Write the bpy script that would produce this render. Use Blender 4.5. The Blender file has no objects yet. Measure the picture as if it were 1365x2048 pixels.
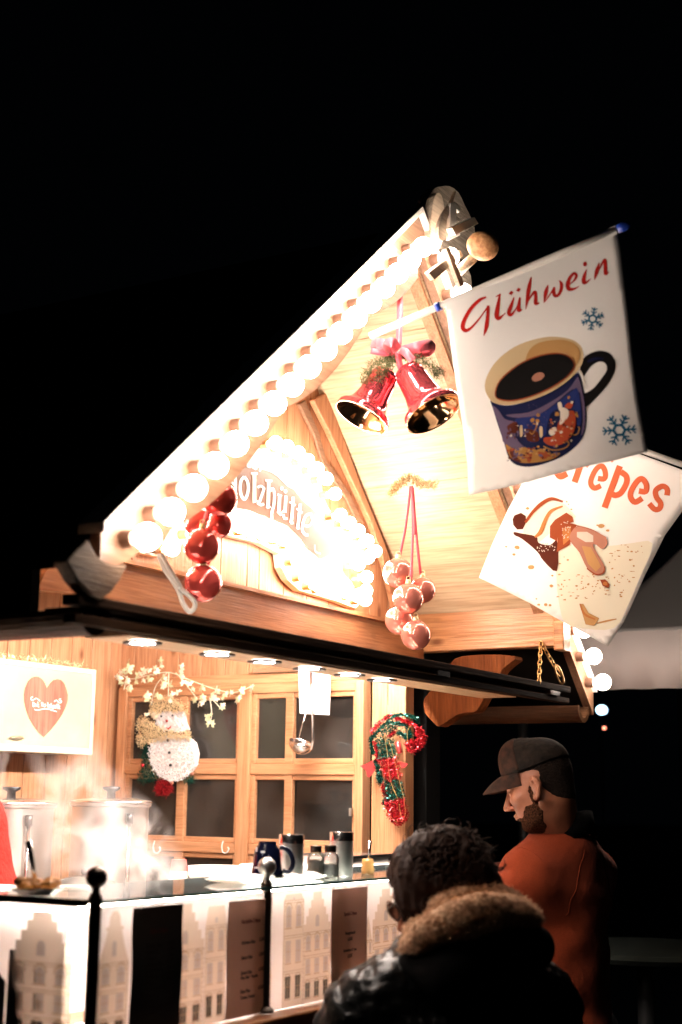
import bpy, bmesh, math, random
import numpy as np
from mathutils import Vector, Matrix
from mathutils.geometry import tessellate_polygon

S = bpy.context.scene
COL = S.collection
R = math.radians
random.seed(7)

# ---------------------------------------------------------------- camera
FPX, TH, RO, CAMZ = 2844.0, R(11.3), 0.014, 1.65
c_, s_ = math.cos(RO), math.sin(RO)
RX = Vector((c_, -s_*math.sin(TH), s_*math.cos(TH)))
UP = Vector((-s_, -c_*math.sin(TH), c_*math.cos(TH)))
FW = Vector((0, math.cos(TH), math.sin(TH)))
cam = bpy.data.cameras.new('camera')
cam.sensor_fit = 'VERTICAL'; cam.sensor_height = 36; cam.sensor_width = 24; cam.lens = FPX/2048*36
cam.clip_start = 0.05; cam.clip_end = 300
cam.dof.use_dof = True; cam.dof.focus_distance = 4.1; cam.dof.aperture_fstop = 2.6; cam.dof.aperture_blades = 8
camo = bpy.data.objects.new('camera', cam); COL.objects.link(camo)
mw = Matrix.Identity(4)
for i in range(3):
    mw[i][0] = RX[i]; mw[i][1] = UP[i]; mw[i][2] = -FW[i]
mw[2][3] = CAMZ
camo.matrix_world = mw
S.camera = camo

# ---------------------------------------------------------------- night sky, exposure
w = bpy.data.worlds.new('World'); S.world = w; w.use_nodes = True
bg = w.node_tree.nodes['Background']
bg.inputs['Color'].default_value = (0.25, 0.35, 0.5, 1); bg.inputs['Strength'].default_value = 0.0004
S.view_settings.view_transform = 'Standard'; S.view_settings.look = 'None'
S.view_settings.exposure = 1.5; S.view_settings.gamma = 1.0
S.cycles.max_bounces = 7; S.cycles.diffuse_bounces = 3; S.cycles.glossy_bounces = 4
S.cycles.transparent_max_bounces = 12; S.cycles.transmission_bounces = 5; S.cycles.volume_bounces = 1
S.cycles.use_denoising = True
S.cycles.sample_clamp_indirect = 6
S.cycles.caustics_reflective = False; S.cycles.caustics_refractive = False
S.cycles.use_light_tree = True
S.cycles.volume_step_rate = 2.0
BULB, DOWN, TUBE = 21.0, 110.0, 150.0
STRIP = 29.0      # radiance of globe bulbs, downlights, tube

# ---------------------------------------------------------------- frames and pixel rays
UA = R(59)
U = Vector((math.cos(UA), math.sin(UA), 0)); N = Vector((-math.sin(UA), math.cos(UA), 0))
OO = Vector((-0.437, 2.63, CAMZ))
CAM = Vector((0, 0, CAMZ))
def H(a, b, z): return OO + U*a + N*b + Vector((0, 0, z))
def toH(p):
    q = p - OO
    return (q.dot(U), q.dot(N), q.z)
def ray(px, py):
    return RX*((px-682.5)/FPX) + UP*((1024-py)/FPX) + FW
def PB(px, py, b):
    r = ray(px, py); t = (b + (OO-CAM).dot(N))/r.dot(N); return CAM + r*t
def PA(px, py, a):
    r = ray(px, py); t = (a + (OO-CAM).dot(U))/r.dot(U); return CAM + r*t
def PZ(px, py, z):
    r = ray(px, py); return CAM + r*(z/r.z)
def PD(px, py, d):
    r = ray(px, py); return CAM + r*(d/r.y)

# ---------------------------------------------------------------- objects
MAT = {}
def setp(o, label=None, cat=None, group=None, kind=None):
    if label: o['label'] = label
    if cat: o['category'] = cat
    if group: o['group'] = group
    if kind: o['kind'] = kind
    return o
FRAME = {}
def place(o, loc, rz):
    o.location = loc; o.rotation_euler = (0, 0, rz)
    FRAME[o.name] = Matrix.Translation(loc) @ Matrix.Rotation(rz, 4, 'Z')
def thing(name, label, cat, loc, rz=UA, group=None):
    o = bpy.data.objects.new(name, None); COL.objects.link(o); o.empty_display_size = .05
    place(o, Vector(loc), rz)
    return setp(o, label, cat, group)
class MB:
    def __init__(s): s.v = []; s.f = []
    def add(s, vs, fs):
        n = len(s.v); s.v += [Vector(v) for v in vs]; s.f += [tuple(i+n for i in f) for f in fs]; return s
    def hexa(s, p):   # 8 corners: bottom 4 ccw then top 4
        return s.add(p, [(3,2,1,0),(4,5,6,7),(0,1,5,4),(1,2,6,5),(2,3,7,6),(3,0,4,7)])
    def box(s, a0, a1, b0, b1, z0, z1, fn=None):
        fn = fn or H
        return s.hexa([fn(a0,b0,z0),fn(a1,b0,z0),fn(a1,b1,z0),fn(a0,b1,z0),fn(a0,b0,z1),fn(a1,b0,z1),fn(a1,b1,z1),fn(a0,b1,z1)])
    def prism(s, poly, off):
        n = len(poly); off = Vector(off); P = [Vector(p) for p in poly]
        tri = tessellate_polygon([P])
        nn = sum(((P[t[1]]-P[t[0]]).cross(P[t[2]]-P[t[0]]) for t in tri), Vector())
        fl = nn.dot(off) > 0
        base = [(t[2],t[1],t[0]) if fl else t for t in tri]
        fs = list(base) + [tuple(i+n for i in reversed(t)) for t in base]
        A = sum(((P[i]).cross(P[(i+1)%n]) for i in range(n)), Vector()).dot(off) > 0
        for i in range(n):
            j = (i+1) % n
            fs.append((i,j,j+n,i+n) if A else (j,i,i+n,j+n))
        return s.add(P + [p+off for p in P], fs)
    def tube(s, pts, rad, seg=10, cap=True, closed=False, flat=None):
        pts = [Vector(p) for p in pts]; n = len(pts)
        if not isinstance(rad, (list, tuple)): rad = [rad]*n
        vs = []; ref = None
        for i, p in enumerate(pts):
            if closed: t = pts[(i+1) % n]-pts[i-1]
            else: t = pts[min(i+1, n-1)]-pts[max(i-1, 0)]
            t = t.normalized() if t.length > 1e-9 else Vector((0,0,1))
            if ref is None:
                ref = Vector((0,0,1)) if abs(t.z) < .9 else Vector((1,0,0))
            ref = (ref - t*ref.dot(t)).normalized(); bi = t.cross(ref)
            for k in range(seg):
                an = 2*math.pi*k/seg
                fy = flat if flat else 1
                vs.append(p + (ref*math.cos(an) + bi*math.sin(an)*fy)*rad[i])
        fs = []
        m = n if closed else n-1
        for i in range(m):
            for k in range(seg):
                a = i*seg+k; b = i*seg+(k+1) % seg; i2 = (i+1) % n
                fs.append((a, b, i2*seg+(k+1) % seg, i2*seg+k))
        if cap and not closed:
            fs.append(tuple(range(seg-1, -1, -1))); fs.append(tuple((n-1)*seg+k for k in range(seg)))
        return s.add(vs, fs)
    def lathe(s, prof, o, axis=(0,0,1), seg=24):
        o = Vector(o); ax = Vector(axis).normalized()
        e1 = ax.orthogonal().normalized(); e2 = ax.cross(e1)
        vs = []; fs = []
        for r, h in prof:
            for k in range(seg):
                an = 2*math.pi*k/seg
                vs.append(o + ax*h + (e1*math.cos(an)+e2*math.sin(an))*max(r, 1e-5))
        for i in range(len(prof)-1):
            for k in range(seg):
                fs.append((i*seg+k, i*seg+(k+1) % seg, (i+1)*seg+(k+1) % seg, (i+1)*seg+k))
        return s.add(vs, fs)
    def sphere(s, c, r, seg=24, rings=14, sc=(1,1,1), rot=None):
        c = Vector(c); n0 = len(s.v)
        vs = [(0,0,1)] + [(math.sin(math.pi*i/rings)*math.cos(2*math.pi*k/seg), math.sin(math.pi*i/rings)*math.sin(2*math.pi*k/seg), math.cos(math.pi*i/rings)) for i in range(1, rings) for k in range(seg)] + [(0,0,-1)]
        o = []
        for v in vs:
            q = Vector((v[0]*r*sc[0], v[1]*r*sc[1], v[2]*r*sc[2]))
            if rot: q = rot @ q
            o.append(c+q)
        fs = [(0, 1+k, 1+(k+1) % seg) for k in range(seg)]
        for i in range(rings-2):
            for k in range(seg):
                a = 1+i*seg
                fs.append((a+k, a+seg+k, a+seg+(k+1) % seg, a+(k+1) % seg))
        L = len(vs)-1; a = 1+(rings-2)*seg
        fs += [(a+k, L, a+(k+1) % seg) for k in range(seg)]
        return s.add(o, fs)
    def build(s, name, mat, parent=None, smooth=False, bev=0, loc=None, rz=UA, label=None, cat=None, group=None, kind=None, uv=None, autos=None):
        me = bpy.data.meshes.new(name)
        if parent is not None: M = FRAME[parent.name]
        else:
            if loc is None:
                xs = [v.x for v in s.v]; ys = [v.y for v in s.v]; zs = [v.z for v in s.v]
                loc = Vector(((min(xs)+max(xs))/2, (min(ys)+max(ys))/2, min(zs)))
            M = Matrix.Translation(loc) @ Matrix.Rotation(rz, 4, 'Z')
        Mi = M.inverted()
        me.from_pydata([Mi @ v for v in s.v], [], s.f)
        me.materials.append(MAT[mat] if isinstance(mat, str) else mat)
        if smooth: me.polygons.foreach_set('use_smooth', [True]*len(me.polygons))
        me.update()
        o = bpy.data.objects.new(name, me); COL.objects.link(o)
        if parent is not None:
            o.parent = parent; FRAME[o.name] = M
        else: place(o, loc, rz)
        if autos:
            me.set_sharp_from_angle(angle=R(autos))
        if bev:
            m = o.modifiers.new('bevel', 'BEVEL'); m.width = bev; m.segments = 2; m.limit_method = 'ANGLE'; m.angle_limit = R(40)
        return setp(o, label, cat, group, kind)
def build_multi(name, groups, parent):
    a = MB(); mi = []
    for k, (mt, mb) in enumerate(groups.items()):
        a.add(mb.v, mb.f); mi += [k]*len(mb.f)
    ks = list(groups); o = a.build(name, ks[0], parent)
    for k in ks[1:]: o.data.materials.append(MAT[k])
    o.data.polygons.foreach_set('material_index', mi); return o
def copy_thing(o, loc=None, parent=None, rot=None):
    c = o.copy(); COL.objects.link(c)
    if parent: c.parent = parent
    if loc is not None: c.location = loc
    if rot is not None: c.rotation_euler = rot
    for ch in o.children:
        copy_thing(ch, parent=c)
    return c

# flat artwork on a plane, traced in photograph pixels and laid on the real surface
class Surf:
    def __init__(s, kind, val, wave=None): s.k = kind; s.val = val; s.w = wave
    def P(s, px, py, off=0.0):
        p = PA(px, py, s.val) if s.k == 'a' else PB(px, py, s.val)
        nrm = -U if s.k == 'a' else -N
        if s.w: off = off + s.w(*toH(p))
        # move along the surface normal, outwards
        return p + nrm*off
def rnd_poly(cx, cy, rx, ry, n=14, jit=.0, rot=0):
    out = []
    for i in range(n):
        a = 2*math.pi*i/n; k = 1+random.uniform(-jit, jit)
        x, y = rx*k*math.cos(a), ry*k*math.sin(a)
        out.append((cx+x*math.cos(rot)-y*math.sin(rot), cy+x*math.sin(rot)+y*math.cos(rot)))
    return out
def smoothp(pts, n=5, closed=False):
    P = [tuple(p) for p in pts]; m = len(P); out = []
    rng = range(m) if closed else range(m-1)
    for i in rng:
        if closed: p0, p1, p2, p3 = P[i-1], P[i], P[(i+1) % m], P[(i+2) % m]
        else: p0, p1, p2, p3 = P[max(i-1,0)], P[i], P[i+1], P[min(i+2, m-1)]
        for k in range(n):
            t = k/n; q = []
            for d in range(len(p1)):
                q.append(.5*((2*p1[d]) + (-p0[d]+p2[d])*t + (2*p0[d]-5*p1[d]+4*p2[d]-p3[d])*t*t + (-p0[d]+3*p1[d]-3*p2[d]+p3[d])*t**3))
            out.append(tuple(q))
    if not closed: out.append(P[-1])
    return out
def stroke(pts, w=None, n=5):
    """brush stroke polygon; pts (x,y[,w])"""
    if len(pts[0]) == 2: pts = [(x, y, w) for x, y in pts]
    if len(pts) > 2: pts = smoothp(pts, n)
    L, Rr = [], []
    for i, (x, y, ww) in enumerate(pts):
        x0, y0 = pts[max(i-1,0)][:2]; x1, y1 = pts[min(i+1, len(pts)-1)][:2]
        d = math.hypot(x1-x0, y1-y0) or 1; nx, ny = -(y1-y0)/d, (x1-x0)/d
        L.append((x+nx*ww/2, y+ny*ww/2)); Rr.append((x-nx*ww/2, y-ny*ww/2))
    return ('strip', L, Rr)
def sheet(mb, surf, shape, off=.001, maxe=14):
    bm = bmesh.new()
    if shape and shape[0] == 'strip':
        L = [bm.verts.new((x, y, 0)) for x, y in shape[1]]; Q = [bm.verts.new((x, y, 0)) for x, y in shape[2]]
        for i in range(len(L)-1):
            try: bm.faces.new((L[i], L[i+1], Q[i+1], Q[i]))
            except ValueError: pass
    else:
        P = [Vector((x, y, 0)) for x, y in shape]
        vs = [bm.verts.new(p) for p in P]
        for t in tessellate_polygon([P]):
            try: bm.faces.new([vs[i] for i in t])
            except ValueError: pass
        for _ in range(6):
            es = [e for e in bm.edges if e.calc_length() > maxe]
            if not es: break
            bmesh.ops.subdivide_edges(bm, edges=es, cuts=1)
            bmesh.ops.triangulate(bm, faces=[f for f in bm.faces if len(f.verts) > 3])
    bm.verts.ensure_lookup_table(); bm.verts.index_update()
    mb.add([surf.P(v.co.x, v.co.y, off) for v in bm.verts], [tuple(v.index for v in f.verts) for f in bm.faces])
    bm.free(); return mb
def zc(x0, y0, sc):
    def f(pts): return [(x0+p[0]/sc, y0+p[1]/sc)+tuple(q/sc for q in p[2:]) for p in pts]
    return f

# ---------------------------------------------------------------- materials
def mat(name, col=(.5,.5,.5), rough=.5, metal=0, emis=None, es=0, spec=None, trans=0, alpha=None, sheen=0, coat=0, bump=None, ior=None):
    m = bpy.data.materials.new(name); m.use_nodes = True; nt = m.node_tree
    b = nt.nodes['Principled BSDF']
    b.inputs['Base Color'].default_value = (*col, 1); b.inputs['Roughness'].default_value = rough; b.inputs['Metallic'].default_value = metal
    if emis: b.inputs['Emission Color'].default_value = (*emis, 1); b.inputs['Emission Strength'].default_value = es
    if spec is not None: b.inputs['Specular IOR Level'].default_value = spec
    if trans: b.inputs['Transmission Weight'].default_value = trans
    if ior: b.inputs['IOR'].default_value = ior
    if sheen: b.inputs['Sheen Weight'].default_value = sheen
    if coat: b.inputs['Coat Weight'].default_value = coat
    if bump:
        n = nt.nodes.new('ShaderNodeTexNoise'); n.inputs['Scale'].default_value = bump[0]; n.inputs['Detail'].default_value = 5
        tc = nt.nodes.new('ShaderNodeTexCoord'); nt.links.new(tc.outputs['Object'], n.inputs['Vector'])
        bp = nt.nodes.new('ShaderNodeBump'); bp.inputs['Strength'].default_value = bump[1]; bp.inputs['Distance'].default_value = .01
        nt.links.new(n.outputs['Fac'], bp.inputs['Height']); nt.links.new(bp.outputs['Normal'], b.inputs['Normal'])
        if len(bump) > 2:
            r = nt.nodes.new('ShaderNodeValToRGB'); r.color_ramp.elements[0].position = .35; r.color_ramp.elements[1].position = .65
            r.color_ramp.elements[0].color = (*bump[2], 1); r.color_ramp.elements[1].color = (*col, 1)
            nt.links.new(n.outputs['Fac'], r.inputs['Fac']); nt.links.new(r.outputs['Color'], b.inputs['Base Color'])
    MAT[name] = m; return m
def wood(name, c1, c2, axis='z', rough=.45, knots=True, fine=1.0, bump=.25, spec=.4, dark=None):
    if c2[0] < .25: spec = .06
    m = bpy.data.materials.new(name); m.use_nodes = True; nt = m.node_tree; L = nt.links; nd = nt.nodes
    b = nd['Principled BSDF']; b.inputs['Roughness'].default_value = rough; b.inputs['Specular IOR Level'].default_value = spec
    tc = nd.new('ShaderNodeTexCoord'); mp = nd.new('ShaderNodeMapping'); L.new(tc.outputs['Object'], mp.inputs['Vector'])
    sc = {'x': (1.2, 22, 22), 'y': (22, 1.2, 22), 'z': (22, 22, 1.2)}[axis]
    mp.inputs['Scale'].default_value = [q*fine for q in sc]
    n1 = nd.new('ShaderNodeTexNoise'); n1.inputs['Scale'].default_value = 1.3; n1.inputs['Detail'].default_value = 6; n1.inputs['Roughness'].default_value = .6; n1.inputs['Distortion'].default_value = .6
    L.new(mp.outputs['Vector'], n1.inputs['Vector'])
    mp2 = nd.new('ShaderNodeMapping'); L.new(tc.outputs['Object'], mp2.inputs['Vector'])
    mp2.inputs['Scale'].default_value = [q*5*fine for q in sc]
    n2 = nd.new('ShaderNodeTexNoise'); n2.inputs['Scale'].default_value = 1.5; n2.inputs['Detail'].default_value = 3; L.new(mp2.outputs['Vector'], n2.inputs['Vector'])
    r = nd.new('ShaderNodeValToRGB'); r.color_ramp.elements[0].position = .3; r.color_ramp.elements[1].position = .7
    r.color_ramp.elements[0].color = (*c1, 1); r.color_ramp.elements[1].color = (*c2, 1)
    L.new(n1.outputs['Fac'], r.inputs['Fac'])
    mx = nd.new('ShaderNodeMix'); mx.data_type = 'RGBA'; mx.blend_type = 'MULTIPLY'; mx.inputs['Factor'].default_value = .55
    r2 = nd.new('ShaderNodeValToRGB'); r2.color_ramp.elements[0].position = .32; r2.color_ramp.elements[1].position = .6
    r2.color_ramp.elements[0].color = (.5,.42,.36,1); r2.color_ramp.elements[1].color = (1,1,1,1)
    L.new(n2.outputs['Fac'], r2.inputs['Fac'])
    L.new(r.outputs['Color'], mx.inputs['A']); L.new(r2.outputs['Color'], mx.inputs['B'])
    out = mx.outputs['Result']
    if knots:
        mp3 = nd.new('ShaderNodeMapping'); L.new(tc.outputs['Object'], mp3.inputs['Vector'])
        mp3.inputs['Scale'].default_value = {'x': (5,11,11), 'y': (11,5,11), 'z': (11,11,5)}[axis]
        vo = nd.new('ShaderNodeTexVoronoi'); vo.inputs['Scale'].default_value = .9; L.new(mp3.outputs['Vector'], vo.inputs['Vector'])
        r3 = nd.new('ShaderNodeValToRGB'); r3.color_ramp.elements[0].position = .05; r3.color_ramp.elements[1].position = .16
        r3.color_ramp.elements[0].color = (.28,.16,.1,1); r3.color_ramp.elements[1].color = (1,1,1,1)
        L.new(vo.outputs['Distance'], r3.inputs['Fac'])
        m3 = nd.new('ShaderNodeMix'); m3.data_type = 'RGBA'; m3.blend_type = 'MULTIPLY'; m3.inputs['Factor'].default_value = .85
        L.new(out, m3.inputs['A']); L.new(r3.outputs['Color'], m3.inputs['B']); out = m3.outputs['Result']
    L.new(out, b.inputs['Base Color'])
    bp = nd.new('ShaderNodeBump'); bp.inputs['Strength'].default_value = bump; bp.inputs['Distance'].default_value = .004
    L.new(n2.outputs['Fac'], bp.inputs['Height']); L.new(bp.outputs['Normal'], b.inputs['Normal'])
    MAT[name] = m; return m
wood('wall_wood', (.4,.18,.085), (.56,.3,.165), 'z')
wood('gable_wood', (.4,.17,.075), (.56,.28,.15), 'z')
wood('beam_wood', (.3,.1,.035), (.45,.19,.085), 'x', rough=.35)
wood('beam_cross', (.4,.15,.05), (.6,.3,.14), 'y', rough=.33, fine=.7, bump=.8)
wood('soffit_wood', (.52,.36,.22), (.64,.5,.33), 'y', knots=False, rough=.5, fine=.8)
wood('frame_wood_z', (.44,.2,.09), (.57,.3,.16), 'z', knots=False, rough=.4)
wood('frame_wood_y', (.44,.2,.09), (.57,.3,.16), 'y', knots=False, rough=.4)
wood('board_wood', (.2,.1,.055), (.3,.165,.1), 'x', knots=False)
wood('end_grain', (.07,.04,.026), (.2,.13,.085), 'x', knots=False, fine=2.0, bump=.8)
wood('dark_wood', (.012,.005,.002), (.036,.016,.007), 'x', rough=.85, bump=.7, fine=1.3)
wood('dark_wood_y', (.03,.014,.007), (.09,.042,.02), 'y', rough=.4, bump=.9, fine=1.3)
wood('brace_wood', (.09,.022,.006), (.2,.06,.018), 'z', rough=.4, bump=.8)
wood('heart_wood', (.4,.09,.06), (.54,.17,.12), 'z', knots=False)
wood('ornament_wood', (.62,.5,.38), (.76,.64,.5), 'x', knots=False)
wood('bark_wood', (.16,.13,.1), (.45,.38,.3), 'x', knots=False, rough=.8, fine=2.5, bump=1.0)
mat('white_paint', (.8,.77,.72), .4)
mat('sign_white', (.8,.72,.6), .45)
mat('sign_brown', (.13,.055,.03), .55, bump=(60,.1))
mat('socket', (.16,.08,.05), .5)
mat('brass', (.6,.4,.18), .3, 1)
mat('bulb', (1,1,1), .4, emis=(1,.84,.72), es=BULB)
mat('strip_glow', (1,1,1), .4, emis=(1,.86,.76), es=STRIP)
mat('lamp_disc', (1,1,1), .4, emis=(1,.87,.78), es=DOWN)
mat('tube_glow', (1,1,1), .4, emis=(1,.88,.8), es=TUBE)
mat('chrome', (.75,.72,.7), .18, 1)
mat('steel', (.66,.64,.61), .34, 1)
mat('brushed_steel', (.45,.43,.41), .38, 1, bump=(40,.05))
mat('black_metal', (.02,.02,.02), .35, 0, spec=.5)
mat('black_plastic', (.012,.012,.014), .35)
mat('roof_dark', (.006,.005,.004), .9, spec=.05)
mat('gold_chain', (.55,.33,.12), .35, 1)
mat('white_cloth', (.8,.78,.76), .8, bump=(20,.4))
mat('white_paper', (.82,.8,.77), .6)
mat('cream', (.52,.49,.3), .5, bump=(6,.03,(.44,.4,.25)))
mat('cream_trim', (.6,.58,.44), .45)
def glassy(name, tint=(.9,.95,.93), dif=(.5,.5,.5), fac=.1, rough=.03, trl=False):
    m = bpy.data.materials.new(name); m.use_nodes = True; nt = m.node_tree; nd = nt.nodes; L = nt.links
    nd.remove(nd['Principled BSDF']); out = nd['Material Output']
    t = nd.new('ShaderNodeBsdfTransparent'); t.inputs['Color'].default_value = (*tint, 1)
    g = nd.new('ShaderNodeBsdfGlossy'); g.inputs['Roughness'].default_value = rough
    d = nd.new('ShaderNodeBsdfTranslucent' if trl else 'ShaderNodeBsdfDiffuse'); d.inputs['Color'].default_value = (*dif, 1)
    d2 = nd.new('ShaderNodeBsdfDiffuse'); d2.inputs['Color'].default_value = (*dif, 1)
    fr = nd.new('ShaderNodeFresnel'); fr.inputs['IOR'].default_value = 1.45
    dd = nd.new('ShaderNodeMixShader'); dd.inputs[0].default_value = .2 if trl else 0
    L.new(d.outputs[0], dd.inputs[1]); L.new(d2.outputs[0], dd.inputs[2])
    a = nd.new('ShaderNodeMixShader'); a.inputs[0].default_value = fac; L.new(t.outputs[0], a.inputs[1]); L.new(dd.outputs[0], a.inputs[2])
    b = nd.new('ShaderNodeMixShader'); L.new(fr.outputs[0], b.inputs[0]); L.new(a.outputs[0], b.inputs[1]); L.new(g.outputs[0], b.inputs[2])
    if name == 'pane_glass':
        tc = nd.new('ShaderNodeTexCoord'); nz = nd.new('ShaderNodeTexNoise'); nz.inputs['Scale'].default_value = 4; nz.inputs['Detail'].default_value = 5; L.new(tc.outputs['Object'], nz.inputs['Vector'])
        mr = nd.new('ShaderNodeMapRange'); mr.inputs['From Min'].default_value = .35; mr.inputs['From Max'].default_value = .75; mr.inputs['To Min'].default_value = .04; mr.inputs['To Max'].default_value = .45
        L.new(nz.outputs['Fac'], mr.inputs['Value']); L.new(mr.outputs[0], a.inputs[0])
    L.new(b.outputs[0], out.inputs['Surface']); MAT[name] = m; return m
glassy('pane_glass', (.25,.27,.3), (.12,.11,.1), .12, .05)
glassy('clear_glass', (.93,.97,.96), (.6,.7,.7), .05, .02)
glassy('shelf_glass', (.85,.93,.92), (.55,.7,.7), .12, .04)
glassy('frosted_film', (.95,.93,.93), (.92,.88,.87), .84, .12, True)
glassy('house_film', (.86,.8,.73), (.72,.62,.51), .8, .2, True)
glassy('house_window', (.98,.95,.94), (.95,.9,.88), .4, .2, True)
glassy('house_dark_window', (.3,.3,.28), (.1,.09,.07), .6, .2, True)
glassy('house_line', (.5,.4,.3), (.4,.3,.2), .8, .2, True)
glassy('menu_film', (.8,.68,.62), (.52,.38,.32), .84, .3, True)
glassy('menu_dark_film', (.2,.2,.2), (.025,.025,.023), .97, .3, True)
mat('ink', (.006,.005,.004), .7)
mat('red_ink', (.09,.012,.008), .7)
# ================================================================ SETTING
g = MB(); g.add([(-60,-20,0),(60,-20,0),(60,100,0),(-60,100,0)], [(0,1,2,3)])
mat('paving', (.05,.045,.04), .7, bump=(9,.5,(.02,.02,.02)))
g.build('ground', 'paving', kind='structure', loc=Vector((0,0,0)), rz=0)

# ================================================================ HUT
GW = .50          # gable wall plane (front face)
EW = 2.20         # right end wall plane (inner face)
BW = 1.78         # back wall plane
AX, AZ = 1.24, 1.55       # gable apex on the front plane
SLL = (AZ-.47)/AX         # left slope
SLR = (AZ-.36)/(2.46-AX)
hut = thing('wooden_hut', 'wooden market hut with lit gable, light wood soffit and serving hatch', 'market hut', H(1.2, .9, -CAMZ))
def zroof(a): return AZ - (AX-a)*SLL if a < AX else AZ-(a-AX)*SLR

# gable wall: vertical planks clipped by the roof line
def plank_wall(mb, rng, b0, b1, zb, top, wid=.125, gap=.004, fn=None):
    a = rng[0]
    while a < rng[1]-1e-4:
        e = min(a+wid, rng[1])
        p = [(a+gap/2, zb), (e-gap/2, zb), (e-gap/2, top(e-gap/2)), (a+gap/2, top(a+gap/2))]
        if min(p[2][1], p[3][1]) > zb+.005:
            mb.prism([H(x, b0, z) for x, z in p], H(0,b1,0)-H(0,b0,0))
        a = e
m = MB(); plank_wall(m, (.18, AX), GW, GW+.02, .40, lambda a: zroof(a)-.03); plank_wall(m, (AX, 2.2), GW, GW+.02, .40, lambda a: zroof(a)-.03)
m.build('gable_wall', 'gable_wood', hut, bev=.002)
m = MB(); m.box(.2, 2.2, GW+.022, GW+.03, .455, .5)
m.prism([H(.1,GW+.022,.45), H(2.3,GW+.022,.45), H(AX,GW+.022,AZ)], N*.008)
m.build('gable_backing', 'dark_wood', hut)
# raking boards along the right slope of the gable, flat against the planks
m = MB()
def rake(mb, a0, a1, o0, o1, b0, b1):
    mb.prism([H(a0, b0, zroof(a0)-o0), H(a1, b0, zroof(a1)-o0), H(a1, b0, zroof(a1)-o1), H(a0, b0, zroof(a0)-o1)], N*(b1-b0))
pts = [PB(x, y, GW-.02) for x, y in [(640,790),(800,1275),(832,1275),(832,1240),(660,775)]]
m.prism([PB(x,y,GW-.022) for x,y in [(628,800),(660,862),(705,960),(742,1040),(765,1110),(785,1190),(800,1272),(833,1279),(810,1205),(770,1085),(725,975),(690,880),(655,785)]], N*.02)
m.build('raking_trim', 'gable_wood', hut, bev=.003)
m = MB()
m.prism([PB(x,y,GW-.012) for x,y in [(612,800),(640,868),(655,925),(662,930),(700,985),(735,1060),(752,1130),(746,1130),(726,1065),(692,995),(656,940),(646,925),(630,870),(600,808)]], N*.011)
m.build('moulding', 'board_wood', hut, bev=.003)

# tie beam
m = MB()
m.prism([H(.315,GW-.035,.44), H(.42,GW-.035,.45), H(2.17,GW-.035,.45), H(2.17,GW-.035,.545), H(.62,GW-.035,.545), H(.5,GW-.035,.55), H(.42,GW-.035,.545), H(.375,GW-.035,.525), H(.335,GW-.035,.48)], N*.034)
m.build('tie_beam', 'beam_wood', hut, bev=.004)
m = MB(); m.box(.4, 2.17, GW-.05, GW-.0351, .543, .553); m.build('beam_ledge', 'beam_wood', hut)
# right eave beam, seen across
m = MB(); m.box(EW-.03, EW+.03, -.0, GW+.05, .475, .628); m.build('eave_beam', 'beam_cross', hut, bev=.004)
m = MB(); m.box(EW-.04, EW+.02, -.035, -.001, .46, .66); m.build('beam_end_block', 'beam_cross', hut, bev=.004)

# roof: soffits (undersides of the overhang) and outer shells
def slab(mb, a0, a1, b0, b1, o0, o1):
    z = lambda a, o: (AZ-abs(a-AX)*(SLL if a <= AX else SLR))-o
    mid = (a0+a1)/2; s = SLL if mid < AX else SLR
    zz = lambda a, o: AZ - abs(a-AX)*s - o
    mb.hexa([H(a0,b0,zz(a0,o0)), H(a1,b0,zz(a1,o0)), H(a1,b1,zz(a1,o0)), H(a0,b1,zz(a0,o0)), H(a0,b0,zz(a0,o1)), H(a1,b0,zz(a1,o1)), H(a1,b1,zz(a1,o1)), H(a0,b1,zz(a0,o1))])
m = MB()
nb = 3
aa = [AX+.02, 1.43, 1.80, EW-.031]
for i in range(3):
    slab(m, aa[i]+.0015, aa[i+1]-.0015, .03, GW, .045, .03)
m.build('soffit_panel', 'soffit_wood', hut)
m = MB()
aa = [.08, .42, .84, AX-.02]
for i in range(3): slab(m, aa[i]+.0015, aa[i+1]-.0015, .03, GW, .045, .03)
m.build('soffit_panel', 'soffit_wood', hut)
m = MB(); slab(m, AX, 2.5, .03, 1.95, .029, .0); slab(m, -.03, AX, .03, 1.95, .029, .0)
m.build('roof', 'roof_dark', hut)
m = MB(); slab(m, AX+.01, 2.22, .035, .07, .062, .046); m.build('soffit_edge_trim', 'gable_wood', hut)

# barge boards with scalloped lower edge
def barge(side):
    pts_top, pts_bot = [], []
    n = 60
    a_end = -.02 if side < 0 else 2.5
    s = SLL if side < 0 else SLR
    for i in range(n+1):
        t = i/n; a = AX + (a_end-AX)*t
        z = AZ - abs(a-AX)*s
        # ogee scallops
        ph = (t*3.2+.35) % 1.0
        sc = .115 + .045*math.sin(math.pi*ph)**.8 if side < 0 else .045
        if t > .87 and side < 0: sc = .1*math.sqrt(max(0,1-((t-.87)/.135)**2))
        pts_top.append((a, z+.035)); pts_bot.append((a, z-sc))
    return pts_top + pts_bot[::-1]
m = MB(); m.prism([H(a, 0, z) for a, z in barge(-1)], N*.026); m.build('barge_board', 'board_wood', hut, bev=.003)
m = MB(); m.prism([H(a, 0, z) for a, z in barge(1)], N*.026); m.build('barge_board', 'board_wood', hut, bev=.003)
m = MB()
m.hexa([H(-.03,-.015,zroof(-.03)+.03), H(AX,-.015,AZ+.03), H(AX,.05,AZ+.03), H(-.03,.05,zroof(-.03)+.03), H(-.03,-.015,zroof(-.03)+.052), H(AX,-.015,AZ+.052), H(AX,.05,AZ+.052), H(-.03,.05,zroof(-.03)+.052)])
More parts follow.
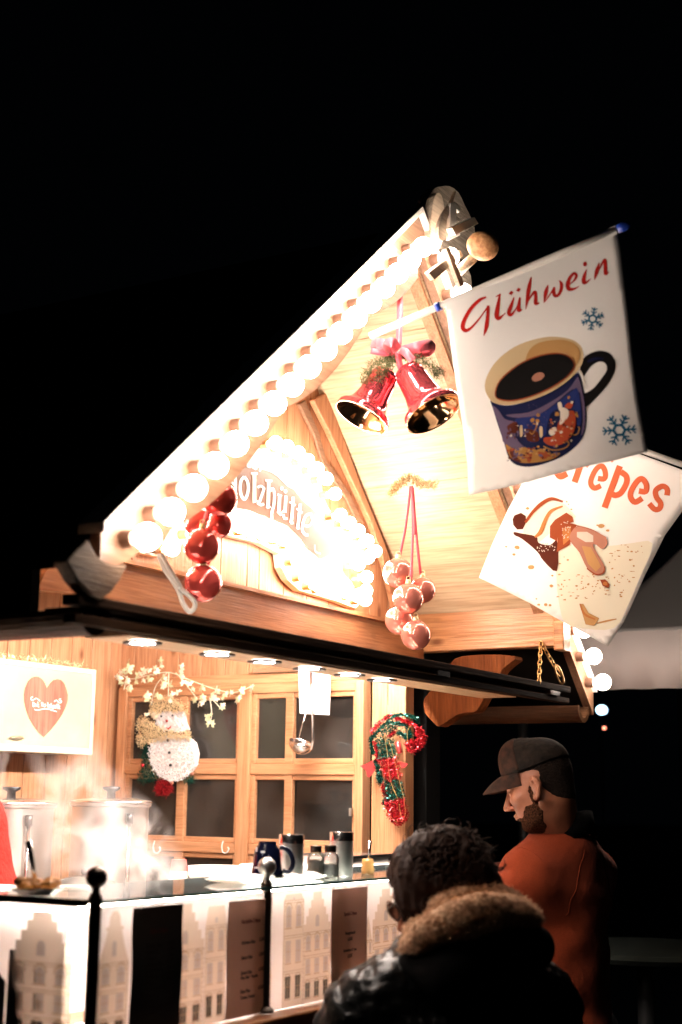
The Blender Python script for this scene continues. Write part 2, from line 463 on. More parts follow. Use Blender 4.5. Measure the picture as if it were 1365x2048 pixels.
m.hexa([H(AX,-.015,AZ+.03), H(2.5,-.015,zroof(2.5)+.03), H(2.5,.05,zroof(2.5)+.03), H(AX,.05,AZ+.03), H(AX,-.015,AZ+.052), H(2.5,-.015,zroof(2.5)+.052), H(2.5,.05,zroof(2.5)+.052), H(AX,.05,AZ+.052)])
m.build('roof_edge_trim', 'white_paint', hut, bev=.002)
# curved foot of the left barge board: a rounded rafter tail, and black plates for the shadowed gap
def tail_or_gap(poly, b0, b1, mt):
    m = MB(); m.prism([PB(x, y, b0) for x, y in poly], N*(b1-b0)); m.build('tail_or_gap_shade', mt, hut, bev=.004)
tail_or_gap([(182,1074),(206,1058),(230,1090),(248,1126),(256,1134),(236,1152),(209,1157),(184,1130)], .027, .09, 'roof_dark')  # this and the next black plate stand for shadow in the gap
tail_or_gap([(168,1130),(190,1105),(230,1110),(250,1140),(228,1170),(205,1192),(186,1180)], .023, .0265, 'roof_dark')
tail_or_gap([(133,1122),(154,1098),(176,1078),(184,1092),(196,1112),(212,1126),(232,1130),(256,1130),(242,1160),(224,1184),(204,1200),(184,1192),(158,1164)], -.012, .022, 'end_grain')

# awning flap, folded double, held out level over the hatch
m = MB(); m.box(-.08, 2.29, -.005, .035, .335, .355); m.box(-.08, 2.29, .0, .03, .301, .319)
m.box(.0, 2.25, .03, .15, .325, .345)
m.build('awning_flap', 'dark_wood', hut, bev=.003)
for a in (1.35, 2.12):
    m = MB(); m.box(a, a+.07, -.007, .02, .319, .332); m.build('flap_hinge', 'chrome', hut)
wood('lamp_board_wood', (.5,.3,.16), (.62,.42,.26), 'x', knots=False)
m = MB(); m.box(.12, 1.95, .036, .15, .300, .318); m.build('lamp_board', 'lamp_board_wood', hut)
for px_ in (285, 435, 530, 620, 700, 765):
    aq = toH(PB(px_, 1300, .09))[0]
    m = MB(); c = H(aq, .09, .2995); m.lathe([(.04,0),(.04,-.004),(.033,-.005),(.030,-.001)], c, (0,0,1), 28)
    r_ = m.build('downlight', 'black_metal', hut, smooth=True)
    m = MB(); m.lathe([(.0,-.0015),(.029,-.0015),(.029,-.0005)], c, (0,0,1), 28); m.build('lens', 'lamp_disc', r_)

# inside walls
m = MB()
b = GW+.06
while b < BW:
    e = min(b+.105, BW); m.box(EW, EW+.02, b+.0015, e-.0015, .40, .95); b = e
# planks left of the window, full height
wl = toH(PA(243, 1540, EW))[1]
m.box(EW, EW+.02, wl, wl+.06, -1.65, .40); m.box(EW, EW+.02, wl+.063, BW+.03, -1.65, .40)
m.build('end_wall', 'wall_wood', hut, bev=.002)
m = MB(); plank_wall(m, (-.5, EW+.02), BW, BW+.02, -1.65, lambda a: min(zroof(a)-.03 if a > -.0 else .4, .9), wid=.11)
m.build('back_wall', 'wall_wood', hut, bev=.002)
m = MB(); m.box(-.3, 2.2, GW+.04, BW, .80, .82); m.build('ceiling', 'wall_wood', hut)

# corner post of the hatch
pb0 = toH(PA(829, 1400, EW))[1]; pb1 = toH(PA(762, 1400, EW))[1]
m = MB(); m.box(EW-.06, EW, pb0, pb1, -.6, .47); m.build('corner_post', 'frame_wood_z', hut, bev=.004)

# windows in the end wall
def wb(px, py=1540): return toH(PA(px, py, EW))[1]
def wz(px, py): return toH(PA(px, py, EW))[2]
def member(mb, x0, x1, z0, z1, d0, d1): mb.box(EW-d1, EW-d0, wb(x1), wb(x0), z0, z1)
ztop = wz(600, 1366); zb0 = -.62
m = MB()
member(m, 246, 740, ztop, ztop+.035, -.01, .035)
m.build('window_head', 'frame_wood_y', hut, bev=.003)
m = MB(); member(m, 517, 764, ztop+.036, ztop+.052, -.01, .05); m.build('header_rail', 'chrome', hut)
m = MB(); member(m, 488, 512, zb0, ztop, -.01, .045); m.build('window_post', 'frame_wood_z', hut, bev=.003)
m = MB(); member(m, 722, 739, zb0, ztop, -.01, .045); m.build('window_post', 'frame_wood_z', hut, bev=.003)
m = MB(); member(m, 246, 262, zb0, ztop, -.01, .045); m.build('window_post', 'frame_wood_z', hut, bev=.003)
zr = [(wz(600,1386), wz(600,1528)), (wz(600,1550), wz(600,1690)), (wz(600,1712), wz(600,1850))]
def leaf(x0, x1, mx, zz):
    zt, zbm = zz; t = .018
    w_ = MB()
    member(w_, x0, x0+8, zbm, zt, 0, .03); member(w_, x1-8, x1, zbm, zt, 0, .03); member(w_, mx-7, mx+9, zbm, zt, 0, .032)
    member(w_, x0+8, mx-7, zt-t, zt, 0, .028); member(w_, mx+9, x1-8, zt-t, zt, 0, .028)
    member(w_, x0+8, mx-7, zbm, zbm+t, 0, .028); member(w_, mx+9, x1-8, zbm, zbm+t, 0, .028)
    wd = w_.build('window', 'frame_wood_y', hut, bev=.003)
    g_ = MB(); member(g_, x0+8, mx-7, zbm+t, zt-t, .010, .013); member(g_, mx+9, x1-8, zbm+t, zt-t, .010, .013)
    g_.build('pane', 'pane_glass', wd)
for zz in zr:
    leaf(262, 488, 372, zz); leaf(512, 722, 586, zz)
for k in range(2):
    m = MB(); zt = zr[k][1]; z1 = zr[k+1][0]
    member(m, 262, 488, z1, zt, -.005, .036); member(m, 512, 722, z1, zt, -.005, .036); m.build('window_rail', 'frame_wood_y', hut, bev=.003)
m = MB(); member(m, 262, 488, zr[0][0], ztop, -.005, .036); member(m, 512, 722, zr[0][0], ztop, -.005, .036); m.build('window_rail', 'frame_wood_y', hut, bev=.003)
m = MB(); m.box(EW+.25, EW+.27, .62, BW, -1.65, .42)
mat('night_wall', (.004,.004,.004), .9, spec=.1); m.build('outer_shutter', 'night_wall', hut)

# knee brace outside the corner, carrying the eave beam
m = MB()
br = [(925,1312),(1030,1312),(1005,1340),(975,1385),(955,1420),(940,1425),(915,1430),(880,1452),(868,1446),(850,1425),(848,1400),(858,1385),(872,1368),(895,1335)]
ab = EW-.02
m.prism([PA(x, y, ab) for x, y in smoothp(br, 3, True)], U*.06)
m.build('knee_brace', 'brace_wood', hut, bev=.004)
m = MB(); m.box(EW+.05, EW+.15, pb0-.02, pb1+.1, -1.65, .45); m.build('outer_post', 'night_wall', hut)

# half-log gutters
wood('end_grain_dark', (.09,.05,.025), (.22,.13,.07), 'y', knots=False, fine=2.0, bump=.8)
def gutter(a, b0, b1, z, r, nm='gutter', mt_='dark_wood_y'):
    m = MB(); n = 14; vs = []
    for b in (b0, b1):
        for rr in (r, r*.72):
            for i in range(n+1):
                an = math.pi + math.pi*i/n
                vs.append(H(a + rr*math.cos(an), b, z + rr*1.05*math.sin(an)))
    k = n+1; fs = []
    for i in range(n):
        fs += [(i, i+1, 2*k+i+1, 2*k+i), (k+i+1, k+i, 3*k+i, 3*k+i+1), (i+1, i, k+i, k+i+1), (2*k+i, 2*k+i+1, 3*k+i+1, 3*k+i)]
    fs += [(0, 2*k, 3*k, k), (n, k+n, 3*k+n, 2*k+n)]
    m.add(vs, fs); return m.build(nm, mt_, hut, smooth=False)
gp = toH(PA(1168, 1412, 2.42)); gutter(2.42, gp[1], .75, gp[2], .052)
gq = toH(PA(190, 1222, .0)); gutter(.0, gq[1], 1.9, gq[2], .044)

m = MB(); m.box(-.012, .012, .175, 1.95, gq[2]-.01, .5); m.build('eave_board', 'roof_dark', hut)
# counter
m = MB(); m.box(-.02, 2.12, -.06, .5, -.475, -.445); m.box(-.02, .45, .5, 1.7, -.475, -.445); m.build('counter_top', 'beam_wood', hut, bev=.004)
m = MB(); m.box(.0, 2.1, -.02, .0, -1.65, -.476); m.box(.0, .02, .0, 1.7, -1.65, -.476); m.build('counter_front', 'wall_wood', hut)
m = MB(); m.box(.3, EW, .5, BW, -.5, -.47); m.build('work_top', 'steel', hut)

# tube lamp above the hatch, inside
tl = thing('tube_light', 'long bright tube lamp fixed inside behind the tie beam over the hatch', 'lamp', H(1.2, GW+.09, .52))
m = MB(); m.box(.3, 2.1, GW+.06, GW+.12, .55, .58); m.build('housing', 'white_paint', tl)
m = MB(); m.tube([H(.35,GW+.09,.53), H(2.05,GW+.09,.53)], .014, 10); m.build('tube', 'tube_glow', tl)

# ---------------------------------------------------------------- globe bulbs on the barge boards
def bulb_mesh(name, base, ax, r, neck, parent, mt='bulb', sock='socket'):
    """globe bulb: socket cylinder then a glowing globe, along ax"""
    m = MB(); m.lathe([(.0,0),(r*.62,0),(r*.62,neck*.75),(r*.5,neck*.8),(.0,neck*.8)], base, ax, 14)
    s = m.build('bulb_socket', sock, parent, smooth=True, autos=40)
    m = MB(); pr = [(0,neck*.7),(r*.42,neck*.7),(r*.48,neck*.95)]
    c = neck+r*.85
    for i in range(1, 13):
        an = R(140 - i*140/12)
        pr.append((r*math.sin(an), c - r*math.cos(math.pi-an)*-1 if False else c + r*math.cos(an)))
    m.lathe(pr, base, ax, 20); m.build('bulb', mt, s, smooth=True)
NL = 17
for i in range(NL):
    a = .045 + i*(AX-.08-.045)/(NL-1)
    bulb_mesh('b', H(a, 0, zroof(a)-.035), -N, .0265, .035, hut)
for i in range(15):
    a = AX+.08 + i*(2.46-AX-.10)/14
    bulb_mesh('b', H(a, 0, zroof(a)-.0), -N, .0265, .035, hut)
# ================================================================ MARQUEE SIGN on the gable wall
SB = GW-.03
sg = Surf('b', SB)
sign = thing('marquee_sign', 'curved white bulb-edged hut sign with white blackletter lettering on a brown panel', 'sign', PB(600, 1150, SB))
right = [(480,905),(500,897),(540,880),(562,884),(592,903),(622,930),(642,958),(647,990),(655,1012),(672,1036),(702,1060),(728,1088),(736,1102),(724,1118),(700,1128),(684,1138),(690,1150),(704,1165),(716,1186),(722,1206),(712,1217),(680,1204),(640,1192),(600,1181),(577,1160),(564,1135),(560,1107),(520,1086),(470,1074)]
rp = [toH(sg.P(x, y)) for x, y in right]
A0 = (rp[0][0]+rp[-1][0])/2
full = [(a, z) for a, _, z in rp] + [(2*A0-a, z) for a, _, z in rp[-2:0:-1]]
full[0] = (A0, rp[0][2]); full[len(rp)-1] = (A0, rp[-1][2])
m = MB(); m.prism([H(a, SB, z) for a, z in full], N*.025); m.build('board', 'sign_white', sign, bev=.002)
m = MB()
inner = [(478,925),(505,932),(545,945),(575,965),(603,1000),(628,1022),(655,1045),(676,1080),(668,1108),(640,1118),(618,1100),(602,1078),(575,1052),(525,1030),(476,1018)]
ip = [toH(sg.P(x, y)) for x, y in inner]
fi = [(a, z) for a, _, z in ip] + [(2*A0-a, z) for a, _, z in ip[::-1]]
m.prism([H(a, SB-.003, z) for a, z in fi], N*.0028); m.build('panel', 'sign_brown', sign)
Z = zc(440, 860, 6.825)
st = []
K = lambda p, w=None, n=4: st.append(stroke(Z([(x, y, w) for x, y in p] if w else p), n=n))
K([(315,640),(358,700),(372,800),(352,900),(315,950),(275,890),(260,790),(275,690),(315,640)], 38)
K([(455,590),(455,940),(458,990)], 46, 2); K([(455,975),(498,972)], 26, 2); K([(410,592),(500,598)], 26, 2)
K([(500,785),(545,765),(595,805)], 30, 2); K([(588,800),(520,995)], 34, 2); K([(495,995),(545,1025),(585,1010)], 34, 2)
K([(650,690),(643,1000),(632,1070)], 44, 2); K([(632,1070),(672,1045)], 24, 2); K([(605,688),(697,700)], 28, 2)
K([(665,840),(705,800),(728,880),(720,1020),(692,1130),(695,1215)], 36)
K([(800,880),(790,1110)], 42, 2); K([(770,1110),(825,1165)], 34, 2); K([(885,900),(872,1130)], 40, 2); K([(850,1150),(865,1212),(905,1205)], 32, 2); K([(770,880),(830,905)], 26, 2); K([(870,1080),(810,1150)], 16, 2)
for cx, cy in ((828,800),(880,840)): st.append(Z(rnd_poly(cx, cy, 22, 26)))
K([(985,915),(965,1200),(950,1270)], 40, 2); K([(948,1275),(990,1268)], 28, 2); K([(935,985),(1018,1030)], 26, 2)
K([(1082,1010),(1055,1270),(1040,1345)], 40, 2); K([(1036,1350),(1075,1340)], 26, 2); K([(1030,1075),(1112,1130)], 26, 2)
K([(1240,1150),(1165,1165),(1120,1260),(1110,1370),(1150,1430),(1190,1435)], 36); K([(1120,1305),(1205,1310),(1245,1240),(1230,1150)], 28)
K([(40,560),(30,960)], 46, 2); K([(190,540),(195,800),(170,900),(110,980)], 40); K([(40,700),(110,690),(190,760)], 28); K([(-20,600),(40,560),(90,500)], 26)
K([(250,1090),(400,1120),(550,1190),(700,1260),(860,1360)], 26); K([(60,1050),(150,1070),(250,1090)], 26)
K([(570,530),(700,575),(820,665),(920,765),(1050,820)], 22); K([(1245,950),(1330,1110)], 22, 2); K([(1280,1570),(1290,1660),(1360,1690)], 16)
K([(1060,1530),(1220,1700)], 22, 2)
st.append(Z(rnd_poly(245,465,15,15)))
K([(280,420),(285,480),(320,480),(330,425)], 20, 2); K([(360,415),(365,505)], 22, 2); K([(360,500),(395,515)], 16, 2); K([(400,420),(402,520)], 22, 2); K([(438,430),(442,530)], 22, 2); K([(442,525),(480,545)], 16, 2); K([(478,440),(482,540)], 22, 2); K([(520,470),(545,520),(525,565)], 22, 2)
m = MB()
for q in st: sheet(m, sg, q, .0045, 99)
m.build('lettering', 'white_paint', sign)
# globe bulbs round the edge
C2 = zc(560, 860, 5.536); C1 = zc(440, 860, 6.825)
edge = C1([(560,205),(715,255),(870,340),(1000,440),(1135,555),(1260,690)]) + C2([(452,725),(515,960),(615,1045),(715,1130),(815,1240),(905,1355),(822,1425),(715,1500),(805,1640),(800,1790)]) \
     + C2([(65,1470),(150,1640),(260,1730),(365,1765),(485,1790),(590,1808),(700,1845),(790,1890)]) + C1([(205,1385),(370,1418),(525,1458),(680,1508),(820,1578)])
SR = .0195
n0 = len(edge)
for x, y in edge:
    p = sg.P(x, y); bulb_mesh('b', p, -N, SR, .034, sign, sock='brass')
mir = C1([(560,205),(715,255),(870,340),(1135,555)]) + C2([(452,725),(515,960),(715,1130),(905,1355),(715,1500),(805,1640),(800,1790)]) + C1([(370,1418),(680,1508)]) + C2([(65,1470),(260,1730),(590,1808)])
for x, y in mir:
    a, b, z = toH(sg.P(x, y)); bulb_mesh('b', H(2*A0-a, SB, z), -N, SR, .034, sign, sock='brass')

# ================================================================ FLAGS
mat('flag_cloth', (.82,.8,.77), .75)
mat('glue_red', (.42,.012,.008), .7, spec=.1)
mat('flag_orange', (.6,.12,.05), .7, spec=.1)
mat('snow_blue', (.008,.11,.2), .7, spec=.1)
for nme, c in dict(p_cream=(.7,.52,.3), p_tan=(.55,.3,.11), p_black=(.003,.002,.002), p_navy=(.005,.008,.05), p_mid=(.012,.025,.14), p_lav=(.13,.09,.16), p_red=(.42,.06,.02), p_gold=(.42,.2,.05), p_white=(.75,.65,.55), p_choc=(.1,.018,.008), p_brown=(.34,.07,.022), p_or=(.55,.2,.06), p_pale=(.95,.9,.72), p_pink=(.5,.22,.15), p_sp=(.6,.33,.13)).items():
    mat(nme, tuple(q*.8 for q in c), .7, spec=.08)
def cloth(surf, poly, mb, off=0.0): sheet(mb, surf, poly, off, 22)
ga = toH(PD(893, 605, 3.2))[0]
wv = lambda a, b, z: .007*math.sin(b*13+z*5) + .003*math.sin(z*17+b*9)
gs = Surf('a', ga, wv)
fl = thing('hanging_flag', 'white flag printed with a blue mug and red mulled wine lettering on a pole', 'flag', PA(915, 985, ga))
m = MB()
top = [(893,606),(1010,553),(1120,503),(1233,452)]
rgt = [(1243,500),(1252,580),(1266,700),(1280,800),(1296,903)]
bot = [(1230,922),(1150,940),(1050,966),(937,990)]
lft = [(934,930),(925,850),(912,740),(903,670)]
poly = top+rgt+bot+lft
sheet(m, gs, poly, 0, 20)
f_ = m.build('cloth', 'flag_cloth', fl, smooth=True)
m = MB(); hm = [(893,606),(1010,553),(1120,503),(1233,452),(1237,470),(1122,521),(1012,571),(896,624)]; sheet(m, gs, hm, .004, 16); m.build('hem', 'flag_cloth', fl)
md = f_.modifiers.new('solid', 'SOLIDIFY'); md.thickness = .0012; md.offset = -1
# pole
p0 = PA(742, 672, ga); p1 = PA(1262, 447, ga)
# keep the pole in the flag plane
m = MB(); m.tube([p0+(p1-p0)*t for t in (0,.25,.5,.75,.955)], .0085, 12); po = m.build('pole', 'white_paint', fl, smooth=True)
mat('blue_cap', (.02,.06,.42), .3)
m = MB(); d = (p1-p0); m.tube([p0+d*.955, p0+d*.975, p0+d*.985, p0+d*1.0], [.0095,.011,.009,.004], 12); m.build('end_cap', 'blue_cap', po, smooth=True)
m = MB(); t0 = (886-742)/(1262-742); m.tube([p0+d*(t0-.008), p0+d*(t0+.012)], .0105, 12); m.build('clip', 'blue_cap', po, smooth=True)
# lettering
G = zc(910, 500, 4.136); L_ = []
K = lambda p, w=None, n=5: L_.append(stroke(G([(x, y, w) for x, y in p] if w else p), n=n))
K([(268,395,14),(215,420,26),(150,485,30),(98,575,32),(80,645,36),(105,675,32),(150,650,20),(210,580,14),(262,505,12),(288,468,14)])
K([(285,465,22),(280,560,28),(270,640,32),(250,715,6)])
K([(378,372,12),(362,470,32),(353,545,38),(368,570,30),(395,550,14),(425,522,5)]); K([(345,392,8),(385,368,14)], n=2)
for cx, cy in ((468,357),(527,330)): L_.append(G([(cx-19,cy+6),(cx-2,cy-18),(cx+20,cy-8),(cx+3,cy+18)]))
K([(492,392,8),(470,460,28),(450,520,32),(468,538,24),(505,490,9),(540,410,8)]); K([(540,392,14),(530,460,28),(530,500,30),(556,490,8)])
K([(630,222,10),(612,310,32),(600,400,28),(586,490,6)]); K([(598,435,8),(635,372,16),(662,345,26),(668,390,28),(668,440,30),(698,435,6)])
K([(768,288,8),(750,350,32),(735,435,6)]); K([(742,425,5),(785,365,12),(820,305,12),(815,345,30),(828,378,26),(858,365,24),(878,318,28),(878,275,26),(860,250,8)])
K([(935,290,8),(985,252,14),(1005,212,24),(985,192,22),(950,228,28),(932,285,36),(945,322,32),(988,320,18),(1030,298,4)])
L_.append(G(rnd_poly(1077,116,17,21,10)))
K([(1092,160,6),(1072,215,30),(1068,265,36),(1090,268,22),(1130,238,4)])
K([(1198,108,8),(1178,180,36),(1158,250,6)]); K([(1165,215,5),(1205,150,12),(1245,85,24),(1252,150,32),(1254,200,30),(1280,185,5)])
m = MB()
for q in L_: sheet(m, gs, q, .0018, 12)
m.build('lettering', 'glue_red', fl)
# snowflakes
def flake(cx, cy, r, rot, sk=.95):
    out = []
    for k in range(6):
        an = R(rot+60*k); ux, uy = math.cos(an), math.sin(an)*sk; 
        P_ = lambda t, s_: (cx + r*(ux*t - math.sin(an)*s_), cy + r*(uy*t + math.cos(an)*s_*sk))
        out.append(stroke([P_(.28,0)+(r*.13,), P_(.98,0)+(r*.09,)]))
        for t in (.45,.72):
            for sg_ in (-1,1): out.append(stroke([P_(t,0)+(r*.1,), P_(t+.2,sg_*.24)+(r*.09,)]))
        q0, q1 = P_(.34,0), (cx + r*.34*math.cos(an+R(60)), cy + r*.34*math.sin(an+R(60))*sk)
        out.append(stroke([q0+(r*.15,), q1+(r*.15,)]))
    return out
for fk in (flake(1186,638,25,-20), flake(1242,862,34,-5)):
    m = MB()
    for q in fk: sheet(m, gs, q, .0018, 20)
    m.build('snowflake_print', 'snow_blue', fl)
# mug print
Mz = zc(960, 660, 4.707)
pr = [('p_cream', 0, [(45,560),(60,450),(140,310),(270,190),(420,110),(600,62),(740,60),(870,90),(950,150),(975,230),(955,330),(890,420),(780,510),(620,596),(450,655),(280,692),(170,690),(90,650)]),
 ('p_tan', 1, [(560,110),(740,85),(860,110),(930,170),(945,240),(920,320),(890,340),(885,280),(820,225),(720,205),(600,225),(480,262),(420,290),(460,180)]),
 ('p_brown', 2, [(132,610),(160,500),(250,395),(395,292),(560,228),(720,208),(835,240),(896,315),(878,385),(785,478),(622,568),(450,632),(300,665),(180,656)]),
 ('p_black', 3, [(145,612),(172,505),(262,405),(402,304),(562,242),(720,222),(828,252),(882,318),(864,380),(776,468),(616,556),(446,620),(300,652),(190,645)]),
 ('p_pink', 4, rnd_poly(542,436,62,38,14,.06,-.4)),
 ('p_navy', 1, [(92,655),(170,695),(280,700),(450,660),(620,600),(780,512),(905,412),(945,430),(975,520),(1000,630),(1022,810),(1008,965),(955,1070),(825,1180),(650,1255),(480,1290),(350,1272),(270,1205),(220,1060),(180,950),(140,830),(108,720)]),
 ('p_lav', 2, [(108,712),(160,740),(225,830),(330,870),(330,1000),(420,1100),(520,1120),(500,1160),(240,1080),(190,960),(150,840)]),
 ('p_lav', 2, [(240,790),(450,770),(640,690),(830,570),(920,450),(940,470),(960,600),(880,560),(700,700),(560,790),(420,820),(290,815)]),
 ('p_mid', 3, [(330,830),(540,800),(700,710),(860,590),(930,560),(970,760),(970,900),(930,900),(905,760),(700,760),(640,900),(620,1000),(480,1060),(360,900)]),
 ('p_lav', 3, [(935,500),(955,490),(1000,700),(1012,850),(1000,960),(975,1000),(990,850),(965,640)]),
 ('p_red', 4, [(745,895),(790,830),(850,770),(905,780),(922,870),(915,940),(880,1010),(800,1080),(700,1100),(620,1065),(615,1020),(690,1010),(735,960)]),
 ('p_white', 5, [(770,760),(800,735),(850,770),(845,830),(800,880),(765,900),(770,840)]),
 ('p_red', 5, [(808,728),(845,692),(890,695),(880,735),(850,752)]), ('p_white', 6, rnd_poly(882,690,13,12)),
 ('p_white', 4, [(740,690),(770,685),(785,740),(765,770),(748,740)]),
 ('p_white', 5, [(665,950),(720,920),(740,960),(700,1000),(670,990)]),
 ('p_gold', 4, [(238,1075),(300,1110),(375,1122),(430,1105),(500,1150),(590,1122),(670,1175),(772,1165),(740,1205),(640,1240),(500,1255),(390,1250),(290,1200)]),
 ('p_choc', 5, [(290,1120),(360,1130),(350,1190),(400,1245),(330,1230),(285,1170)]), ('p_lav', 6, rnd_poly(345,1165,28,45,9,.2)), ('p_brown', 5, [(450,1130),(500,1160),(490,1240),(455,1240)]), ('p_brown', 5, [(560,1150),(690,1190),(600,1225)]),
 ('p_cream', 4, [(372,905),(395,900),(400,990),(378,1000)]), ('p_cream', 4, [(565,920),(592,915),(598,1000),(574,1010)]), ('p_choc', 4, [(250,900),(340,860),(350,960),(280,960)]), ('p_choc', 4, [(430,930),(545,960),(560,1050),(450,1040)])]
for cx, cy, r in ((495,845,20),(545,800,18),(545,860,20),(738,798,20),(845,640,15)): pr.append(('p_gold', 4, rnd_poly(cx, cy, r, r, 8, .25)))
for q in ([(610,1100),(700,1138),(800,1130),(855,1095),(850,1060),(825,1065)], [(900,1000),(940,990),(960,940),(945,925)], [(470,960),(500,980),(540,900),(500,880)], [(915,800),(945,835),(925,780)]): pr.append(('p_gold', 5, stroke([p+(11,) for p in q], n=4)))
rq = random.Random(8)
for i in range(60):
    x = rq.uniform(250, 760); y = 1120+rq.uniform(0,110)+(x-500)**2*.00008
    pr.append((rq.choice(['p_choc','p_brown','p_gold','p_tan','p_lav']), 7, rnd_poly(x, y-(x-250)*.05, rq.uniform(6,20), rq.uniform(5,13), 7, .4)))
for i in range(40): pr.append((rq.choice(['p_white','p_lav','p_choc']), 7, rnd_poly(rq.uniform(250,560), rq.uniform(880,1040), rq.uniform(4,13), rq.uniform(4,16), 7, .4)))
for i in range(46): pr.append((rq.choice(['p_white','p_red','p_gold','p_choc','p_or']), 8, rnd_poly(rq.uniform(680,900), rq.uniform(850,1080), rq.uniform(4,14), rq.uniform(4,12), 7, .4)))
for i in range(30): pr.append(('p_lav', 5, rnd_poly(rq.uniform(330,960), rq.uniform(700,900), 4, 4, 6)))
pr.append(('p_cream', 4, stroke([p+(16,) for p in [(70,600),(110,662),(190,690),(290,690),(450,655),(620,594),(780,506),(890,415),(958,325),(974,235)]], n=5)))
hand = [(970,275),(1060,215),(1160,200),(1245,240),(1290,330),(1275,420),(1220,520),(1130,630),(1020,735),(1000,700),(985,600),(1010,600),(1090,550),(1170,450),(1210,380),(1190,320),(1130,305),(1060,340),(1010,400),(985,440),(945,380)]
pr.append(('p_black', 1, hand)); pr.append(('p_navy', 2, [(1020,290),(1090,262),(1170,270),(1175,285),(1100,290),(1030,310)]))
pr.append(('p_white', 3, stroke([(930,375,14),(960,400,12),(990,470,12),(1000,560,6)], n=4)))
groups = {}
for mt_, lay, q in pr:
    q = ('strip', Mz(q[1]), Mz(q[2])) if q[0] == 'strip' else Mz(smoothp(q, 3, True))
    groups.setdefault((mt_), MB()); sheet(groups[mt_], gs, q, .0014+.0007*lay, 14)
build_multi('mug_print', groups, fl)

# second flag
ca = toH(PB(1000, 790, 0))[0]
cs = Surf('a', ca, lambda a, b, z: .007*math.sin(b*11+z*7))
fc = thing('hanging_flag', 'white flag printed with a chocolate crepe and orange lettering below the mug flag', 'flag', PA(1215, 1290, ca))
m = MB()
sheet(m, cs, [(1096,842),(1180,872),(1270,905),(1365,940),(1412,958),(1380,1000),(1330,1070),(1290,1150),(1250,1240),(1215,1292),(1150,1256),(1060,1206),(957,1155),(985,1085),(1015,1020),(1045,965),(1070,910)], 0, 20)
f_ = m.build('cloth', 'flag_cloth', fc, smooth=True); md = f_.modifiers.new('solid', 'SOLIDIFY'); md.thickness = .0012; md.offset = -1
m = MB(); q0, q1 = PA(1002, 802, ca), PA(1420, 948, ca); m.tube([q0, q0.lerp(q1,.5), q1], .0085, 12); po = m.build('pole', 'white_paint', fc, smooth=True)
m = MB(); d = q1-q0; m.tube([q1, q1+d*.02, q1+d*.03], [.0105,.0105,.005], 12); m.build('end_cap', 'blue_cap', po, smooth=True)
Cz = zc(1080, 890, 4.789); L_ = []
K = lambda p, w, n=5: L_.append(stroke(Cz([(x, y, w) for x, y in p]), n=n))
K([(310,175),(245,130),(185,170),(155,240),(190,298),(255,270)], 62); K([(405,120),(370,240),(330,355)], 62, 3); K([(415,150),(470,200)], 50, 2)
K([(560,322),(625,325),(632,262),(600,205),(548,225),(500,310),(492,375),(530,415),(590,392)], 52); K([(600,135),(650,108),(705,165)], 24, 2)
K([(775,205),(700,410),(630,605)], 62, 3); K([(785,262),(838,305),(840,370),(790,460),(735,487),(695,470)], 56)
K([(958,445),(1022,450),(1030,385),(990,330),(942,355),(888,440),(880,505),(922,552),(990,515)], 54)
K([(1222,485),(1225,425),(1180,398),(1118,440),(1125,505),(1162,560),(1150,610),(1105,618),(1055,565)], 52)
m = MB()
for q in L_: sheet(m, cs, q, .0018, 12)
m.build('lettering', 'flag_orange', fc)
Dz = zc(990, 970, 3.9)
dp = [('p_pale', 0, [(490,515),(590,470),(880,480),(1060,458),(1232,455),(1130,720),(1040,930),(930,1115),(700,1120),(560,1080),(515,950),(490,760)]),
 ('p_pale', 1, [(235,285),(300,200),(420,120),(545,150),(640,250),(520,300),(340,450),(215,375)]),
 ('p_choc', 2, [(135,265),(150,235),(200,215),(238,240),(240,290),(215,342),(170,345),(140,310)]),
 ('p_brown', 3, stroke([(235,290,20),(290,212,24),(360,145,30),(440,106,26),(530,130,14)])),
 ('p_or', 3, stroke([(530,165,12),(440,200,24),(395,265,28),(355,365,34),(310,405,16)])),
 ('p_choc', 2, [(145,365),(200,375),(320,400),(340,450),(430,470),(490,440),(492,675),(380,590),(330,520),(210,420),(150,390)]),
 ('p_brown', 3, [(430,320),(470,270),(560,215),(610,250),(620,290),(510,320),(490,440),(430,410)]),
 ('p_brown', 3, [(500,330),(545,288),(645,312),(625,380),(590,470),(488,525)]), ('p_or', 4, [(530,340),(600,320),(600,420),(540,470)]),
 ('p_pink', 5, [(590,400),(640,328),(700,335),(790,365),(875,412),(888,465),(850,505),(800,470),(780,480),(830,570),(865,640),(850,692),(800,702),(730,650),(670,530),(610,460)]),
 ('p_white', 6, [(650,370),(730,370),(780,400),(780,450),(720,450),(650,410)]),
 ('p_sp', 6, [(690,480),(760,490),(810,580),(840,640),(800,680),(740,620)]),
 ('p_brown', 4, [(830,742),(870,738),(905,780),(890,808),(850,790)]), ('p_or', 5, rnd_poly(870,772,18,14)),
 ('p_brown', 4, stroke([(640,318,6),(760,352,9),(880,415,6)])), ('p_brown', 6, stroke([(730,655,8),(800,702,12),(855,690,10),(868,640,6)])),
 ('p_sp', 3, [(670,930),(700,930),(740,1000),(820,1040),(780,1100),(715,1090)]), ('p_or', 4, stroke([(675,930,10),(710,1010,18),(790,1050,10)])),
 ('p_sp', 2, stroke([(800,1080,10),(880,1060,14),(950,1045,8)]))]
rr = random.Random(3)
for i in range(150):
    x = rr.uniform(500, 1180); y = rr.uniform(470, 900)
    if x > 1230-(y-455)*.5 or (x < 900 and y < 700 and x > 580): continue
    dp.append((rr.choice(['p_sp','p_sp','p_tan']), 2, rnd_poly(x, y, rr.uniform(3,13), rr.uniform(2,7), 7, .4)))
